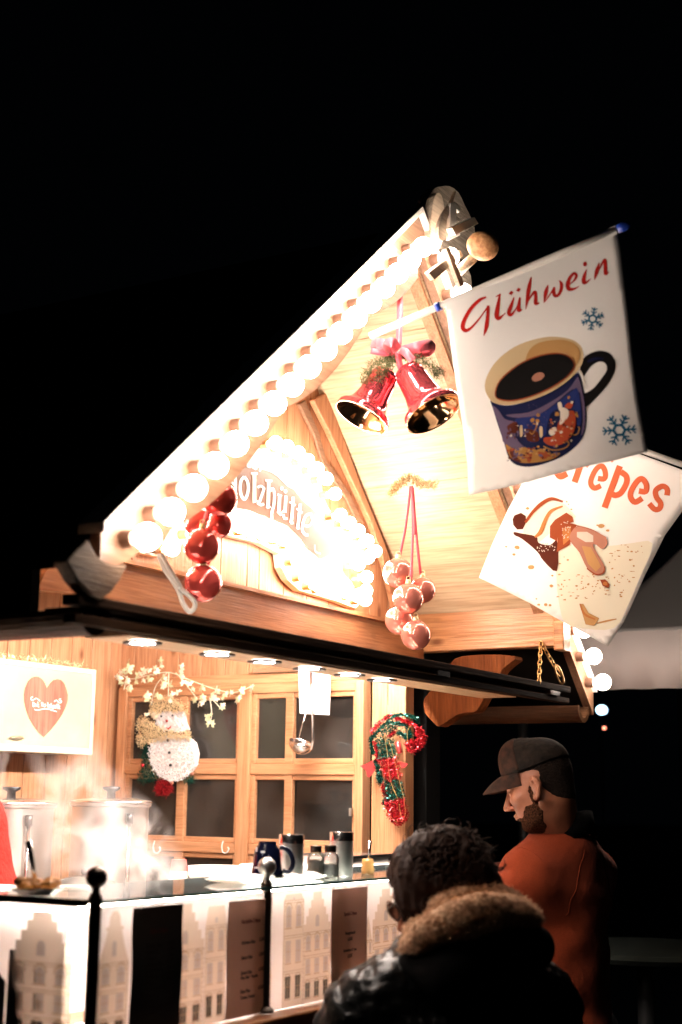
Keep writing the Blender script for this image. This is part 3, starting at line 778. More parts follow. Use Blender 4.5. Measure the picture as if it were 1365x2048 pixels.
for x, y, r in ((250,180,14),(170,485,20),(145,540,14),(280,640,26),(450,790,16),(455,710,10),(350,935,12),(405,935,16),(440,940,12),(85,480,9),(840,322,24),(890,360,14),(810,318,10),(330,890,8),(560,130,8),(600,190,9),(575,150,6)):
    dp.append(('p_sp', 2, rnd_poly(x, y, r, r*.7, 8, .2)))
for i in range(26): dp.append(('p_white', 6, rnd_poly(rr.uniform(330,480), rr.uniform(455,520), 5, 4, 6)))
for i in range(26): dp.append(('p_white', 7, rnd_poly(rr.uniform(520,600), rr.uniform(285,420), 5, 4, 6)))
groups = {}
for mt_, lay, q in dp:
    q = ('strip', Dz(q[1]), Dz(q[2])) if q[0] == 'strip' else Dz(smoothp(q, 3, True) if len(q) > 9 else q)
    groups.setdefault(mt_, MB()); sheet(groups[mt_], cs, q, .0014+.0006*lay, 14)
build_multi('crepe_print', groups, fc)

# ================================================================ BELLS, BAUBLES
mat('bell_red', (.88,.14,.17), .08, .75); mat('bell_gold', (.8,.5,.28), .12, 1)
mat('ribbon', (.75,.09,.13), .35, .0, sheen=.5); mat('needle', (.08,.11,.03), .7); mat('gold_tinsel', (.85,.66,.38), .35, .4)
bd = 3.55
bells = thing('christmas_bells', 'pair of shiny red bells under a pink bow with green sprigs', 'bells', PD(790, 870, bd))
def bell(p0, p1, rm):
    ax = p1-p0; h = ax.length
    m = MB(); pr_ = [(0,0),(.25,.0),(.42,.05),(.5,.15),(.53,.35),(.57,.55),(.66,.72),(.80,.84),(.92,.88),(.98,.90),(1.0,.96),(1.0,1.0)]
    m.lathe([(r*rm, z*h) for r, z in pr_], p0, ax, 40); b_ = m.build('bell', 'bell_red', bells, smooth=True)
    m = MB(); pr2 = [(1.005,1.0),(1.01,1.012),(.97,1.012),(.96,.98),(.9,.93),(.78,.86),(.62,.7),(.5,.4),(.4,.12),(0,.06)]
    m.lathe([(r*rm, z*h) for r, z in pr2], p0, ax, 40); m.build('bell_rim', 'bell_gold', b_, smooth=True)
bell(PD(776,742,bd+.02), PD(724,834,bd-.0), .075)
bell(PD(812,735,bd-.02), PD(868,827,bd-.06), .078)
def ribbon(mb, pts, w, d0=None, th=.0008):
    """flat band in space through (px,py,depth) points, width w metres, roughly facing the viewer sideways"""
    P_ = [PD(*p) for p in smoothp(pts, 5)]
    n = len(P_); L, Q = [], []
    for i, p in enumerate(P_):
        t = (P_[min(i+1,n-1)]-P_[max(i-1,0)]).normalized(); s = t.cross(FW).normalized()
        L.append(p+s*w/2); Q.append(p-s*w/2)
    vs = L+Q; mb.add(vs, [(i,i+1,n+i+1,n+i) for i in range(n-1)])
def rbuild(m, nm, mt, par, **k):
    o = m.build(nm, mt, par, smooth=True, **k); md = o.modifiers.new('solid','SOLIDIFY'); md.thickness = .0012; return o
m = MB(); ribbon(m, [(800,583,bd+.1),(800,640,bd+.05),(797,700,bd)], .017); rbuild(m, 'ribbon', 'ribbon', bells)
m = MB()
ribbon(m, [(795,700,bd-.03),(770,690,bd-.07),(752,688,bd-.05),(762,700,bd-.03),(795,706,bd-.03)], .03)
ribbon(m, [(790,706,bd-.04),(775,692,bd-.08),(785,685,bd-.1),(795,700,bd-.06)], .026)
ribbon(m, [(800,704,bd-.03),(835,694,bd-.07),(860,690,bd-.05),(852,704,bd-.03),(800,708,bd-.03)], .028)
ribbon(m, [(800,700,bd-.05),(812,705,bd-.08),(826,722,bd-.09)], .02); ribbon(m, [(796,704,bd-.04),(770,706,bd-.06),(742,702,bd-.06)], .016)
ribbon(m, [(796,704,bd-.05),(800,730,bd-.05),(804,742,bd-.04)], .016)
rbuild(m, 'bow', 'ribbon', bells)
def sprig(mb, pts, n, ln, wd, rng, spread=.012):
    P_ = [PD(*p) for p in smoothp(pts, 8)]
    for i in range(n):
        p = P_[rng.randrange(len(P_))] + Vector([rng.uniform(-spread, spread) for _ in range(3)])
        d = Vector([rng.gauss(0,1) for _ in range(3)]).normalized(); s = d.orthogonal().normalized()*wd
        mb.add([p-s, p+s, p+d*ln*rng.uniform(.6,1.2)], [(0,1,2)])
rg = random.Random(5)
m = MB(); sprig(m, [(795,712,bd-.03),(770,718,bd-.04),(745,735,bd-.04),(728,760,bd-.03)], 420, .022, .0012, rg); sprig(m, [(790,720,bd-.04),(772,738,bd-.06),(758,756,bd-.06)], 260, .02, .0012, rg)
sprig(m, [(810,712,bd-.04),(845,720,bd-.06),(872,740,bd-.06),(880,752,bd-.05)], 420, .02, .0012, rg); m.build('sprig', 'needle', bells)

mat('bauble_red', (.75,.1,.09), .13, .55, coat=.5); mat('bauble_rose', (.88,.3,.24), .12, .5, coat=.5)
def bauble(px, py, d, r, par, mt):
    m = MB(); c = PD(px, py, d); m.sphere(c, r, 32, 20); b_ = m.build('bauble', mt, par, smooth=True)
    m = MB(); m.lathe([(0,.012),(r*.16,.01),(r*.2,0),(r*.2,-.006)], c+Vector((0,0,r)), (0,0,1), 14)
    m.tube([c+Vector((.006*math.cos(t), 0, r+.014+.006*math.sin(t))) for t in [k*.7 for k in range(9)]], .0012, 6, closed=True); m.build('bauble_cap', 'gold_tinsel', b_, smooth=True)
vd = 4.1
bb = thing('bauble_cluster', 'five rose red glass baubles on pink ribbons under a gold sprig on the soffit', 'baubles', PD(822, 1300, vd))
for x, y, dd, r in ((797,1146,.02,31),(846,1180,.05,27),(817,1197,-.04,31),(799,1241,.03,29),(832,1270,-.04,30)): bauble(x, y, vd+dd, r*vd/FPX, bb, 'bauble_rose')
m = MB()
for q in ([(822,972,vd+.03),(812,1050,vd+.03),(800,1112,vd+.02)], [(824,972,vd+.02),(826,1060,vd+.02),(822,1165,vd-.03)], [(826,975,vd+.02),(834,1080,vd+.04),(842,1150,vd+.05)], [(824,972,vd),(828,1020,vd),(830,1070,vd+.01)]): ribbon(m, q, .008)
rbuild(m, 'ribbon', 'ribbon', bb)
m = MB(); sprig(m, [(783,985,vd),(800,968,vd-.02),(820,955,vd-.03),(845,966,vd-.02),(872,970,vd)], 700, .018, .0018, rg, .01)
m.build('gold_sprig', 'gold_tinsel', bb)
vd = 3.2
bb = thing('bauble_cluster', 'five deep red glass baubles hanging in front of the left end of the sign', 'baubles', PD(405, 1210, vd))
for x, y, dd, r in ((440,998,.0,36),(438,1050,.05,28),(396,1046,.08,30),(404,1092,-.04,36),(406,1167,-.03,38)): bauble(x, y, vd+dd, r*vd/FPX, bb, 'bauble_red')
m = MB(); ribbon(m, [(430,930,vd+.06),(425,990,vd+.05),(408,1050,vd)], .012); ribbon(m, [(436,930,vd+.06),(430,1000,vd+.07),(416,1130,vd+.02)], .01); rbuild(m, 'ribbon', 'ribbon', bb)

# white rope loop
m = MB(); rd = 3.15
pts = [(318,1108),(328,1135),(345,1160),(358,1182),(366,1205),(378,1222),(388,1218),(390,1205),(378,1190),(362,1178),(352,1165)]
m.tube([PD(x, y, rd) for x, y in smoothp(pts, 5)], .0055, 8)
pts2 = [(324,1108),(336,1132),(352,1158),(362,1176)]
m.tube([PD(x, y, rd-.012) for x, y in smoothp(pts2, 5)], .0055, 8)
m.build('rope', 'white_cloth', smooth=True, label='white rope ending in a loop below the lowest bulbs of the left roof edge', cat='rope')

# ---------------------------------------------------------------- carved ornament on the gable tip
ad = -.02
orn = thing('gable_ornament', 'carved wooden figure of bark slabs and crossed slats on the roof tip', 'ornament', PB(890, 590, ad))
def pl(poly, b, th, nm, mt, sm=2, bv=.002):
    m = MB(); m.prism([PB(x, y, b) for x, y in (smoothp(poly, sm, True) if sm else poly)], N*th); m.build(nm, mt, orn, bev=bv)
pl([(848,466),(850,412),(858,392),(870,376),(885,372),(900,372),(918,385),(930,410),(945,440),(952,470),(950,505),(930,520),(890,500),(862,480)], ad+.03, .03, 'bark_slab', 'bark_wood')
pl([(862,470),(866,410),(874,386),(884,390),(890,420),(888,470),(878,500)], ad+.0, .025, 'carved_board', 'ornament_wood')
pl([(880,540),(905,520),(935,530),(945,575),(930,600),(898,592),(884,570)], ad+.028, .03, 'bark_slab', 'bark_wood')
pl([(915,381),(905,402),(888,428),(878,455),(880,480),(892,478),(895,440),(905,415)], ad-.045, .012, 'pointed_leaf', 'ornament_wood')
pl([(902,406),(912,404),(922,414),(920,425),(914,418),(914,450),(922,470),(900,480)], ad-.05, .012, 'carved_letter', 'white_paint', 0)
pl([(905,455),(950,434),(958,447),(912,470)], ad-.08, .02, 'cross_slat', 'white_paint', 0)
pl([(858,545),(870,560),(928,512),(922,500),(880,528)], ad-.06, .015, 'cross_slat', 'ornament_wood', 0)
pl([(893,498),(900,494),(930,570),(922,575)], ad-.075, .012, 'cross_slat', 'ornament_wood', 0)
mat('cork', (.52,.27,.12), .6, bump=(90,.2,(.3,.13,.05)))
m = MB(); e0 = PB(948, 515, ad-.10); e1 = PB(966, 492, ad-.13); sz = 33*3.7/FPX
m.sphere(e1, sz, 28, 18, (1.05,.8,.95), Matrix.Rotation(R(25), 3, 'Y')); m.build('round_head', 'cork', orn, smooth=True)
m = MB(); m.tube([PB(915,545,ad-.05), e0], .014, 12); m.build('neck_peg', 'ornament_wood', orn, smooth=True)

# chain from eave beam to flap
def chain(pts, label):
    m = MB(); P_ = [Vector(p) for p in pts]; step = .02
    d = P_[1]-P_[0]; n = max(2, int(d.length/step)); ax = d.normalized(); e1 = ax.orthogonal().normalized(); e2 = ax.cross(e1)
    for i in range(n):
        c = P_[0]+d*((i+.5)/n); s = e1 if i % 2 else e2; L = d.length/n*.72; W = .0065
        m.tube([c + ax*L*math.cos(t) + s*W*math.sin(t) for t in [2*math.pi*k/12 for k in range(12)]], .0019, 6, closed=True)
    return m
hk = PA(1082, 1285, EW-.035)
m = chain([hk, PB(1078, 1368, .0)], ''); m2 = chain([hk, PB(1120, 1350, .0)], '')
m.add(m2.v, m2.f)
k0, k1 = PB(1112, 1330, .0), PB(1126, 1368, .0); dk = (k1-k0); sd = dk.cross(FW).normalized()
m.tube([k0 + dk*(.5-.5*math.cos(t)) + sd*.009*math.sin(t) for t in [2*math.pi*k/16 for k in range(16)]], .003, 6, closed=True)
m.build('chain', 'gold_chain', smooth=True, label='brass link chain with a carabiner holding the far end of the flap', cat='chain')
# ================================================================ GLASS GUARD on the counter
zs = -.19
guard = thing('glass_guard', 'steel post and glass guard on the counter with frosted panels of gabled house fronts', 'glass guard', H(1.0, 0, -.445))
def post(a, b, col='brushed_steel', fcol='brushed_steel', r=.0115, br=.0195):
    z0 = -.444; zt = -.157
    m = MB(); m.lathe([(0,z0),(.022,z0),(.022,z0+.006),(r,z0+.012),(r,zt-.035),(r*1.1,zt-.034),(r*1.1,zt-.026),(r,zt-.025),(r*.8,zt-.02)], H(a,b,0), (0,0,1), 24)
    p_ = m.build('post', col, guard, smooth=True, autos=35)
    m = MB(); m.lathe([(r*.9,zt-.026),(r*.62,zt-.02),(r*.6,zt-.014),(r*.8,zt-.009)]+[(br*math.sin(R(150-k*150/12)), zt+.008+br*math.cos(R(150-k*150/12))) for k in range(13)], H(a,b,0), (0,0,1), 28)
    m.build('ball_finial', fcol, p_, smooth=True); return p_
mat('dark_steel', (.07,.055,.045), .3, 1)
posts = []
for (x, y), col in zip([(185,1755),(552,1735),(811,1715),(1001,1700)], ['dark_steel','dark_steel','brushed_steel','brushed_steel']):
    a = hbA = toH(PZ(x, y, -.150))[0]; posts.append(a); post(a, 0, col, 'dark_steel' if x < 300 else 'brushed_steel')
# rail of the left return and the far rail
m = MB(); m.box(-.008, .008, .012, 1.1, zs-.011, zs+.002); m.build('rail', 'dark_steel', guard)
m = MB(); m.box(-.006, .012, .255, .285, zs-.035, zs-.012); m.build('rail_clamp', 'dark_steel', guard)
m = MB(); m.box(posts[2]+.1, posts[3], -.006, .006, zs+.006, zs+.014); m.build('rail', 'chrome', guard)
# shelf glass
m = MB(); m.box(.012, 1.62, -.012, .30, zs-.006, zs); m.build('shelf_pane', 'shelf_glass', guard, bev=.001)
m = MB(); m.box(.012, 1.62, -.0135, -.0123, zs-.0065, zs+.0003); mat('glass_edge', (.12,.3,.28), .1, spec=.8); m.build('pane_edge', 'glass_edge', guard)
zb = -.444
f1 = MB(); f1.box(.014, posts[2]-.01, -.003, .001, zb, zs-.012); p1_ = f1.build('front_pane', 'frosted_film', guard)
f2 = MB(); f2.box(posts[2]+.012, posts[3]-.012, -.003, .001, zb, zs-.012); f2.build('front_pane', 'frosted_film', guard)
f3 = MB(); f3.box(-.003, .001, .055, .9, zb, zs-.024); p3_ = f3.build('side_pane', 'frosted_film', guard)

def put(mb, fr, poly, off):   # poly of (t, z) on a guard pane; fr 'b' front or 'a' side
    P_ = [(H(t, -.003-off, z) if fr == 'b' else H(-.003-off, t, z)) for t, z in poly]
    n0 = len(mb.v); mb.v += P_
    for t in tessellate_polygon([[Vector((q[0], q[1], 0)) for q in poly]]): mb.f.append(tuple(i+n0 for i in t))
def rect(x0, x1, z0, z1): return [(x0,z0),(x1,z0),(x1,z1),(x0,z1)]
def arch(x0, x1, z0, z1):
    r = (x1-x0)/2; return [(x0,z0),(x1,z0)]+[((x0+x1)/2 + r*math.cos(R(k*18)), z1-r + r*math.sin(R(k*18))) for k in range(11)]
def house(fr, t0, t1, zt, kind, rnd, eaves=None):
    W = t1-t0; c = (t0+t1)/2; hb_, wn, dk, ln = MB(), MB(), MB(), MB()
    z0 = zb+.001; he = eaves if eaves is not None else zt-.75*W
    if kind == 'step':
        n = 5; pl_ = [(t0, z0), (t1, z0)]
        for i in range(n):
            x = t1 - W*.43*i/n; z = he + (zt-he)*(i)/n; z2 = he + (zt-he)*(i+1)/n
            if i == 0: pl_.append((t1, z2))
            else: pl_ += [(x, z), (x, z2)]
        k = [(2*c-x, z) for x, z in pl_[2:]][::-1]; pl_ += k
    elif kind == 'bell':
        R_ = [(t1, he), (c+W*.33, he+.35*(zt-he)), (c+W*.24, he+.62*(zt-he)), (c+W*.3, he+.64*(zt-he)), (c+W*.29, he+.68*(zt-he)), (c+W*.2, he+.7*(zt-he)), (c+W*.17, he+.88*(zt-he)), (c+W*.08, zt)]
        R_ = [R_[0]] + R_[1:]; pl_ = [(t0, z0), (t1, z0)] + R_ + [(2*c-x, z) for x, z in R_[::-1]]
    elif kind == 'mansard':
        pl_ = [(t0, z0), (t1, z0), (t1, he), (c+W*.38, zt), (c-W*.38, zt), (t0, he)]
    else:
        pl_ = [(t0, z0), (t1, z0), (t1, he), (c, zt), (t0, he)]
    put(hb_, fr, pl_, .0004)
    zz = he - .01; row = 0; hgt = (he - z0)
    rows = 3; rh = hgt/rows
    nw = 3 if W > .1 else 2
    # attic window
    put(wn, fr, arch(c-W*.07, c+W*.07, he+.12*(zt-he), he+.42*(zt-he)), .0008)
    for r_ in range(rows):
        zt_ = he - r_*rh - rh*.15; zb_ = zt_ - rh*.62
        for k in range(nw):
            xc = t0 + W*(k+.5)/nw; hw = W/nw*.26
            lit = r_ < 2
            (put(wn, fr, arch(xc-hw, xc+hw, zb_, zt_), .0008) if r_ == 0 else put(wn if lit else dk, fr, rect(xc-hw, xc+hw, zb_, zt_), .0008))
            put(ln, fr, rect(xc-.0006, xc+.0006, zb_, zt_-.002), .0012); put(ln, fr, rect(xc-hw, xc+hw, (zb_+zt_)/2, (zb_+zt_)/2+.0012), .0012)
            put(ln, fr, rect(xc-hw*1.25, xc+hw*1.25, zb_-.003, zb_-.001), .0012)
            ar = arch(xc-hw*1.3, xc+hw*1.3, zb_, zt_+.006)[2:]; ai = arch(xc-hw*1.12, xc+hw*1.12, zb_, zt_+.004)[2:]
            if r_ != 1: put(ln, fr, ar+ai[::-1], .001)
        put(ln, fr, rect(t0, t1, he-r_*rh-.0012, he-r_*rh), .0012); put(ln, fr, rect(t0, t1, he-r_*rh-.006, he-r_*rh-.005), .0012)
    # quoins
    z = z0
    while z < he:
        put(ln, fr, rect(t0, t0+W*.05, z, z+.0012), .0012); put(ln, fr, rect(t1-W*.05, t1, z, z+.0012), .0012); z += .009
    put(ln, fr, rect(t0, t0+.0012, z0, he), .0012); put(ln, fr, rect(t1-.0012, t1, z0, he), .0012)
    return {'house_film': hb_, 'house_window': wn, 'house_dark_window': dk, 'house_line': ln}
def ab_(x, y=1900): return toH(PB(x, y, -.003))[0]
def zb_at(x, y): return toH(PB(x, y, -.003))[2]
def bb_(x, y=1900): return toH(PA(x, y, -.003))[1]
def za_at(x, y): return toH(PA(x, y, -.003))[2]
rr = random.Random(11)
fronts = [(198,258,1822,'bell',1925),(330,408,1806,'step',1900),(410,452,1812,'mansard',1850),(505,536,1800,'step',1880),(566,606,1776,'mansard',1800),(607,660,1782,'step',1862),(662,700,1772,'bell',1850),(728,744,1830,'gable',1880),(745,797,1778,'step',1850)]
allh = {}
for x0, x1, yt, kd, ye in fronts:
    xm = (x0+x1)/2
    for k, mb in house('b', ab_(x0), ab_(x1), min(zb_at(xm, yt), zs-.02), kd, rr, zb_at(xm, ye)).items():
        allh.setdefault(k, MB()).add(mb.v, mb.f)
o = build_multi('house_print', allh, guard)
side = [(20,147,1820,'step',1925),(-70,16,1905,'gable',1960),(-190,-75,1815,'step',1915)]
allh = {}
for x0, x1, yt, kd, ye in side:
    xm = (x0+x1)/2
    for k, mb in house('a', bb_(x1), bb_(x0), za_at(xm, yt), kd, rr, za_at(xm, ye)).items():
        allh.setdefault(k, MB()).add(mb.v, mb.f)
build_multi('house_print', allh, guard)

# light strips under the shelf edge and rail, an extra low one backlighting the film
m = MB(); m.box(.03, 1.6, .045, .055, zs-.0155, zs-.0085); m.build('light_strip', 'strip_glow', guard)
m = MB(); m.box(.05, 1.9, .13, .14, -.44, -.43); m.build('light_strip', 'strip_glow', guard)
m = MB(); m.box(.03, .036, .06, .88, zs-.031, zs-.024); m.build('light_strip', 'strip_glow', guard)

# menus taped to the glass
def text(s, w, h, pos, ux, uz, mt, parent, name='text', align='LEFT', sx=1.0):
    cu = bpy.data.curves.new('t', 'FONT'); cu.body = s; cu.size = h; cu.align_x = align; cu.extrude = 0; cu.offset = .0005; cu.resolution_u = 2
    ob = bpy.data.objects.new('t', cu); COL.objects.link(ob); bpy.context.view_layer.update()
    me = ob.to_mesh(); vs = [Vector(pos)+Vector(ux)*v.co.x*sx+Vector(uz)*v.co.y for v in me.vertices]; fs = [tuple(p.vertices) for p in me.polygons]
    ob.to_mesh_clear(); bpy.data.objects.remove(ob); bpy.data.curves.remove(cu)
    return vs, fs
def menu(x0, x1, yt, lines, mt, label, zbot=zb+.002, title=None):
    a0, a1 = ab_(x0), ab_(x1); z1 = zb_at((x0+x1)/2, yt); c = (a0+a1)/2; n = 14; B_ = -.0052
    t = thing('menu_sheet', label, 'menu', H(c, B_, zbot), group='menu sheets taped to the counter glass')
    m = MB(); vs, fs = [], []
    for i in range(n+1):
        z = zbot + (z1-zbot)*i/n; d = .002*math.sin(i*.9)
        vs += [H(a0+.002*math.sin(i*.55+x0), B_-.001-d*.2, z), H(a1+.002*math.sin(i*.55+x0), B_-.001-d*.2, z)]
    for i in range(n): fs.append((2*i, 2*i+1, 2*i+3, 2*i+2))
    m.add(vs, fs); sh = m.build('paper', mt, t)
    md = sh.modifiers.new('solid','SOLIDIFY'); md.thickness = .0004
    m = MB(); W = a1-a0
    for s, u, v, h, al in lines:
        vs, fs = text(s, 0, h, H(a0+W*u, B_-.003, zbot+(z1-zbot)*v), U, Vector((0,0,1)), None, None, align=al, sx=.85)
        m.add(vs, fs)
    m.build('print', 'ink', t)
    if title:
        m = MB(); vs, fs = text(title[0], 0, title[3], H(a0+W*title[1], B_-.003, zbot+(z1-zbot)*title[2]), U, Vector((0,0,1)), None, None, align='CENTER', sx=.8); m.add(vs, fs); m.build('title', 'red_ink', t)
names = ['Zucker Zimt','Apfelmus','Nutella','Schokocreme','Kinderschoko','Vanillecreme','Banane','Kirsche-Sahne','Marmelade','Kokos','Amarena Sahne','Eierlikör']
names[2] = 'Nougat'
ln = []
for i, s in enumerate(names):
    v = .68-.047*i; ln.append((s, .26, v, .011, 'LEFT')); ln.append(('%d,%02d€' % (3+i//3, 50*(i % 2)), .68, v+.006, .011, 'LEFT'))
menu(262, 362, 1812, ln, 'menu_dark_film', 'black crepe price list with many rows, leftmost sheet on the counter glass', title=('Süße-Crêpes', .5, .79, .013))
menu(452, 540, 1800, [('Schinken-Käse', .3, .62, .010, 'LEFT'), ('5,50€', .7, .63, .010, 'LEFT'), ('Salami-Käse', .3, .49, .010, 'LEFT'), ('5,50€', .7, .5, .010, 'LEFT'), ('Spinat-Käse', .3, .36, .010, 'LEFT'), ('6,00€', .7, .37, .010, 'LEFT'), ('Feta, Mais & Paprika', .3, .32, .009, 'LEFT'), ('Käse-Pilze', .3, .2, .010, 'LEFT'), ('6,50€', .7, .21, .010, 'LEFT'), ('Tomate, Zwiebel', .3, .15, .009, 'LEFT')], 'menu_film', 'brown parchment price list with four dishes just left of the second steel post', title=('Herzhafte-Crêpes', .5, .8, .012))
menu(660, 732, 1776, [('Hausgemacht', .5, .56, .010, 'CENTER'), ('6,50€', .5, .5, .011, 'CENTER'), ('Spekulatius-Crêpes', .5, .4, .009, 'CENTER'), ('5,50€', .5, .34, .011, 'CENTER')], 'menu_film', 'brown parchment price list with two dishes right of the second steel post', title=('Spezial-Crêpes', .5, .74, .012))

# ================================================================ THINGS ON THE COUNTER
def G_(a, b, z): return H(a, b, z)
WT = -.469; ST = zs+.0005
# upside-down mug on a folded towel
tp = PZ(500, 1757, ST)
ta, tb, _ = toH(PZ(520, 1770, ST))
def blob_slab(name, a0, a1, b0, b1, z0, h, mt, label, cat, jit=.004, seed=1):
    rg_ = random.Random(seed); bm = bmesh.new(); nx, ny = 18, 12
    m = MB(); vs, fs = [], []
    def surf_(z, sgn):
        base = len(vs)
        for i in range(nx+1):
            for j in range(ny+1):
                u, v = i/nx, j/ny; e = (1-(2*u-1)**6)*(1-(2*v-1)**6)
                r_ = 1-.06*(1-e)
                vs.append(H(a0+(a1-a0)*(.5+(u-.5)*r_), b0+(b1-b0)*(.5+(v-.5)*r_), z0+h/2+sgn*h/2*e**.35 + (jit*math.sin(i*1.3+j*.9)*e if sgn > 0 else 0)))
        return base
    t_ = surf_(0, 1); b_ = surf_(0, -1)
    for i in range(nx):
        for j in range(ny):
            k = i*(ny+1)+j; fs.append((t_+k, t_+k+ny+1, t_+k+ny+2, t_+k+1)); fs.append((b_+k+1, b_+k+ny+2, b_+k+ny+1, b_+k))
    m.add(vs, fs); bmesh_w = m
    return m.build(name, mt, smooth=True, label=label, cat=cat)
tb0 = toH(PZ(480, 1772, ST)); tb1 = toH(PZ(612, 1772, ST))
def ahz(x, y, z=ST): return toH(PZ(x, y, z))
qa = ahz(440, 1770); qb = ahz(615, 1764)
blob_slab('folded_towel', toH(PB(452,1765,.1))[0], toH(PB(622,1765,.1))[0], .045, .17, ST, .017, 'white_cloth', 'folded white towel under the upside-down navy mug', 'towel')
def zpix(px, py_top, p):   # z of the pixel row at the depth of world point p
    r = ray(px, py_top); t = p.y/r.y; return (CAM+r*t).z-CAMZ
# canisters
def canister(px, pyb, pyt, wpx, label, sq, dark):
    p = PZ(px, pyb, ST); a, b, _ = toH(p); b += .03; p = H(a, b, ST); 
    q = PD(px, pyt, p.y); h = q.z - p.z; r = wpx/2*p.y/FPX
    t = thing('canister', label, 'canister', p, group='steel canisters on the glass shelf')
    m = MB()
    pr = [(0,0),(r*.96,0),(r,.003),(r,h*.8)]; m.lathe([(x, z) for x, z in pr]+[(r*.97,h*.805),(0,h*.805)], p, (0,0,1), 40)
    m.build('body', 'steel', t, smooth=True, autos=35)
    m = MB(); m.lathe([(0,h*.8),(r*1.02,h*.8),(r*1.03,h*.985),(r*1.0,h),(0,h)], p, (0,0,1), 40); m.build('lid', 'chrome', t, smooth=True, autos=35)
    return t
canister(604, 1761, 1669, 48, 'round steel canister between the navy mug and the salt jars', 0, 0)
canister(704, 1754, 1664, 46, 'taller steel canister right of the glass spice jars', 1, 1)
glassy('jar_glass', (.9,.93,.92), (.7,.7,.68), .12, .03)
mat('spice', (.45,.36,.22), .9, bump=(120,.6)); mat('sugar', (.75,.7,.62), .9, bump=(160,.6))
def jar(px, pyb, pyt, wpx, label, fill, mt):
    p = PZ(px, pyb, ST); a, b, _ = toH(p); p = H(a, b+.02, ST); h = PD(px, pyt, p.y).z-p.z; r = wpx/2*p.y/FPX
    t = thing('spice_jar', label, 'jar', p, group='glass spice jars on the glass shelf')
    m = MB(); m.lathe([(0,0),(r*.95,0),(r,.004),(r,h*.62),(r*.85,h*.72),(r*.6,h*.78),(r*.6,h*.84)], p, (0,0,1), 32); m.build('glass_body', 'jar_glass', t, smooth=True, autos=40)
    m = MB(); m.lathe([(0,.003),(r*.92,.003),(r*.93,h*fill),(0,h*(fill+.05))], p, (0,0,1), 28); m.build('filling', mt, t, smooth=True, autos=40)
    m = MB(); m.lathe([(0,h*.8),(r*.68,h*.8),(r*.7,h*.98),(r*.62,h),(0,h)], p, (0,0,1), 28); m.build('lid', 'dark_steel', t, smooth=True, autos=40)
jar(646, 1758, 1691, 33, 'small glass jar of brown spice, the left of the two jars', .55, 'spice')
jar(675, 1757, 1690, 34, 'small glass jar of pale sugar, the right of the two jars', .42, 'sugar')
# mug upside down
mat('navy_glaze', (.002,.003,.012), .18, spec=.4); mat('pale_glaze', (.6,.6,.62), .3)
p = PB(534, 1752, .085); a, b, _ = toH(p); p = H(a, b, ST+.0155); sc = p.y/FPX
mug = thing('mug', 'navy glazed mug with pale markings standing upside down on the towel', 'mug', p)
h = (1750-1687)*sc
m = MB(); m.lathe([(27*sc,0),(31*sc,.002),(30*sc,h*.08),(27*sc,h*.4),(25*sc,h*.72),(18*sc,h*.9),(17*sc,h),(0,h)], p, (0,0,1), 40); m.build('body', 'navy_glaze', mug, smooth=True, autos=50)
m = MB(); hs = RX; m.tube([p+hs*x*sc+Vector((0,0,z*sc)) for x, z in smoothp([(24,52),(38,48),(48,34),(50,18),(42,6),(30,8)], 4)], .0055, 10); m.build('handle', 'navy_glaze', mug, smooth=True)
m = MB()
for k, (x, z, w_, h_) in enumerate([(-8,44,9,4),(-2,38,13,3),(3,30,12,9),(-20,14,10,3),(-8,13,9,3),(2,13,8,3),(-24,48,6,8)]):
    th = x/27; rr_ = (29.3 if z < 20 else 27.2 if z < 35 else 26.0)*sc
    d0 = lambda q: (-FW*math.cos(q)+RX*math.sin(q)).normalized()
    vs = [];
    for q in (th-w_/54, th+w_/54):
        dd = d0(q); dd.z = 0; dd.normalize(); vs.append(p+dd*rr_+Vector((0,0,(z-h_/2)*sc))); 
    for q in (th+w_/54, th-w_/54):
        dd = d0(q); dd.z = 0; dd.normalize(); vs.append(p+dd*(rr_-.0003)+Vector((0,0,(z+h_/2)*sc)))
    m.add(vs, [(0,1,2,3)])
m.build('pale_marks', 'pale_glaze', mug)
# spoon jar
mat('honey', (.5,.27,.09), .25)
p = H(*ahz(736, 1752)[:2], ST); p = PZ(736, 1748, ST); sc = p.y/FPX
t = thing('preserve_jar', 'small jar of golden preserve with a spoon beside the tall canister', 'jar', p)
m = MB(); m.lathe([(0,0),(12*sc,0),(13*sc,8*sc),(11*sc,15*sc),(12*sc,22*sc),(10*sc,29*sc),(0,29*sc)], p, (0,0,1), 24); m.build('glass_body', 'honey', t, smooth=True)
m = MB(); m.tube([p+Vector((0,0,20*sc)), p+RX*2*sc+Vector((0,0,42*sc)), p+RX*4*sc+Vector((0,0,62*sc))], [.001,.0022,.005], 8, flat=.3); m.build('spoon', 'chrome', t, smooth=True)
# white trays right of it
def tray(x0, x1, yb, yt_, label, mt='white_paint', nm='baking_tray'):
    p0 = PZ(x0, yb, ST); a0, b0, _ = toH(p0); p1 = PZ(x1, yb, ST); a1, b1, _ = toH(p1)
    return a0, b0, a1, b1
m = MB(); m.box(1.35, 1.95, .32, .62, -.21, -.19); m.box(1.36, 1.94, .33, .61, -.469, -.2101)
m.build('serving_cabinet', 'white_paint', bev=.004, label='white serving cabinet behind the glass at the right end of the counter', cat='cabinet')
m = MB(); m.box(1.5, 1.8, .36, .56, -.1895, -.165); m.build('steel_box', 'chrome', bev=.003, label='low steel box on the white serving cabinet', cat='box')
m = MB(); m.box(.43, 1.34, .335, .345, -.469, -.235); m.build('bounce_panel', 'white_paint', label='low white bounce panel added behind the printed glass between the work station and the cabinet', cat='panel')  # added reflector, throws strip light back onto the printed film
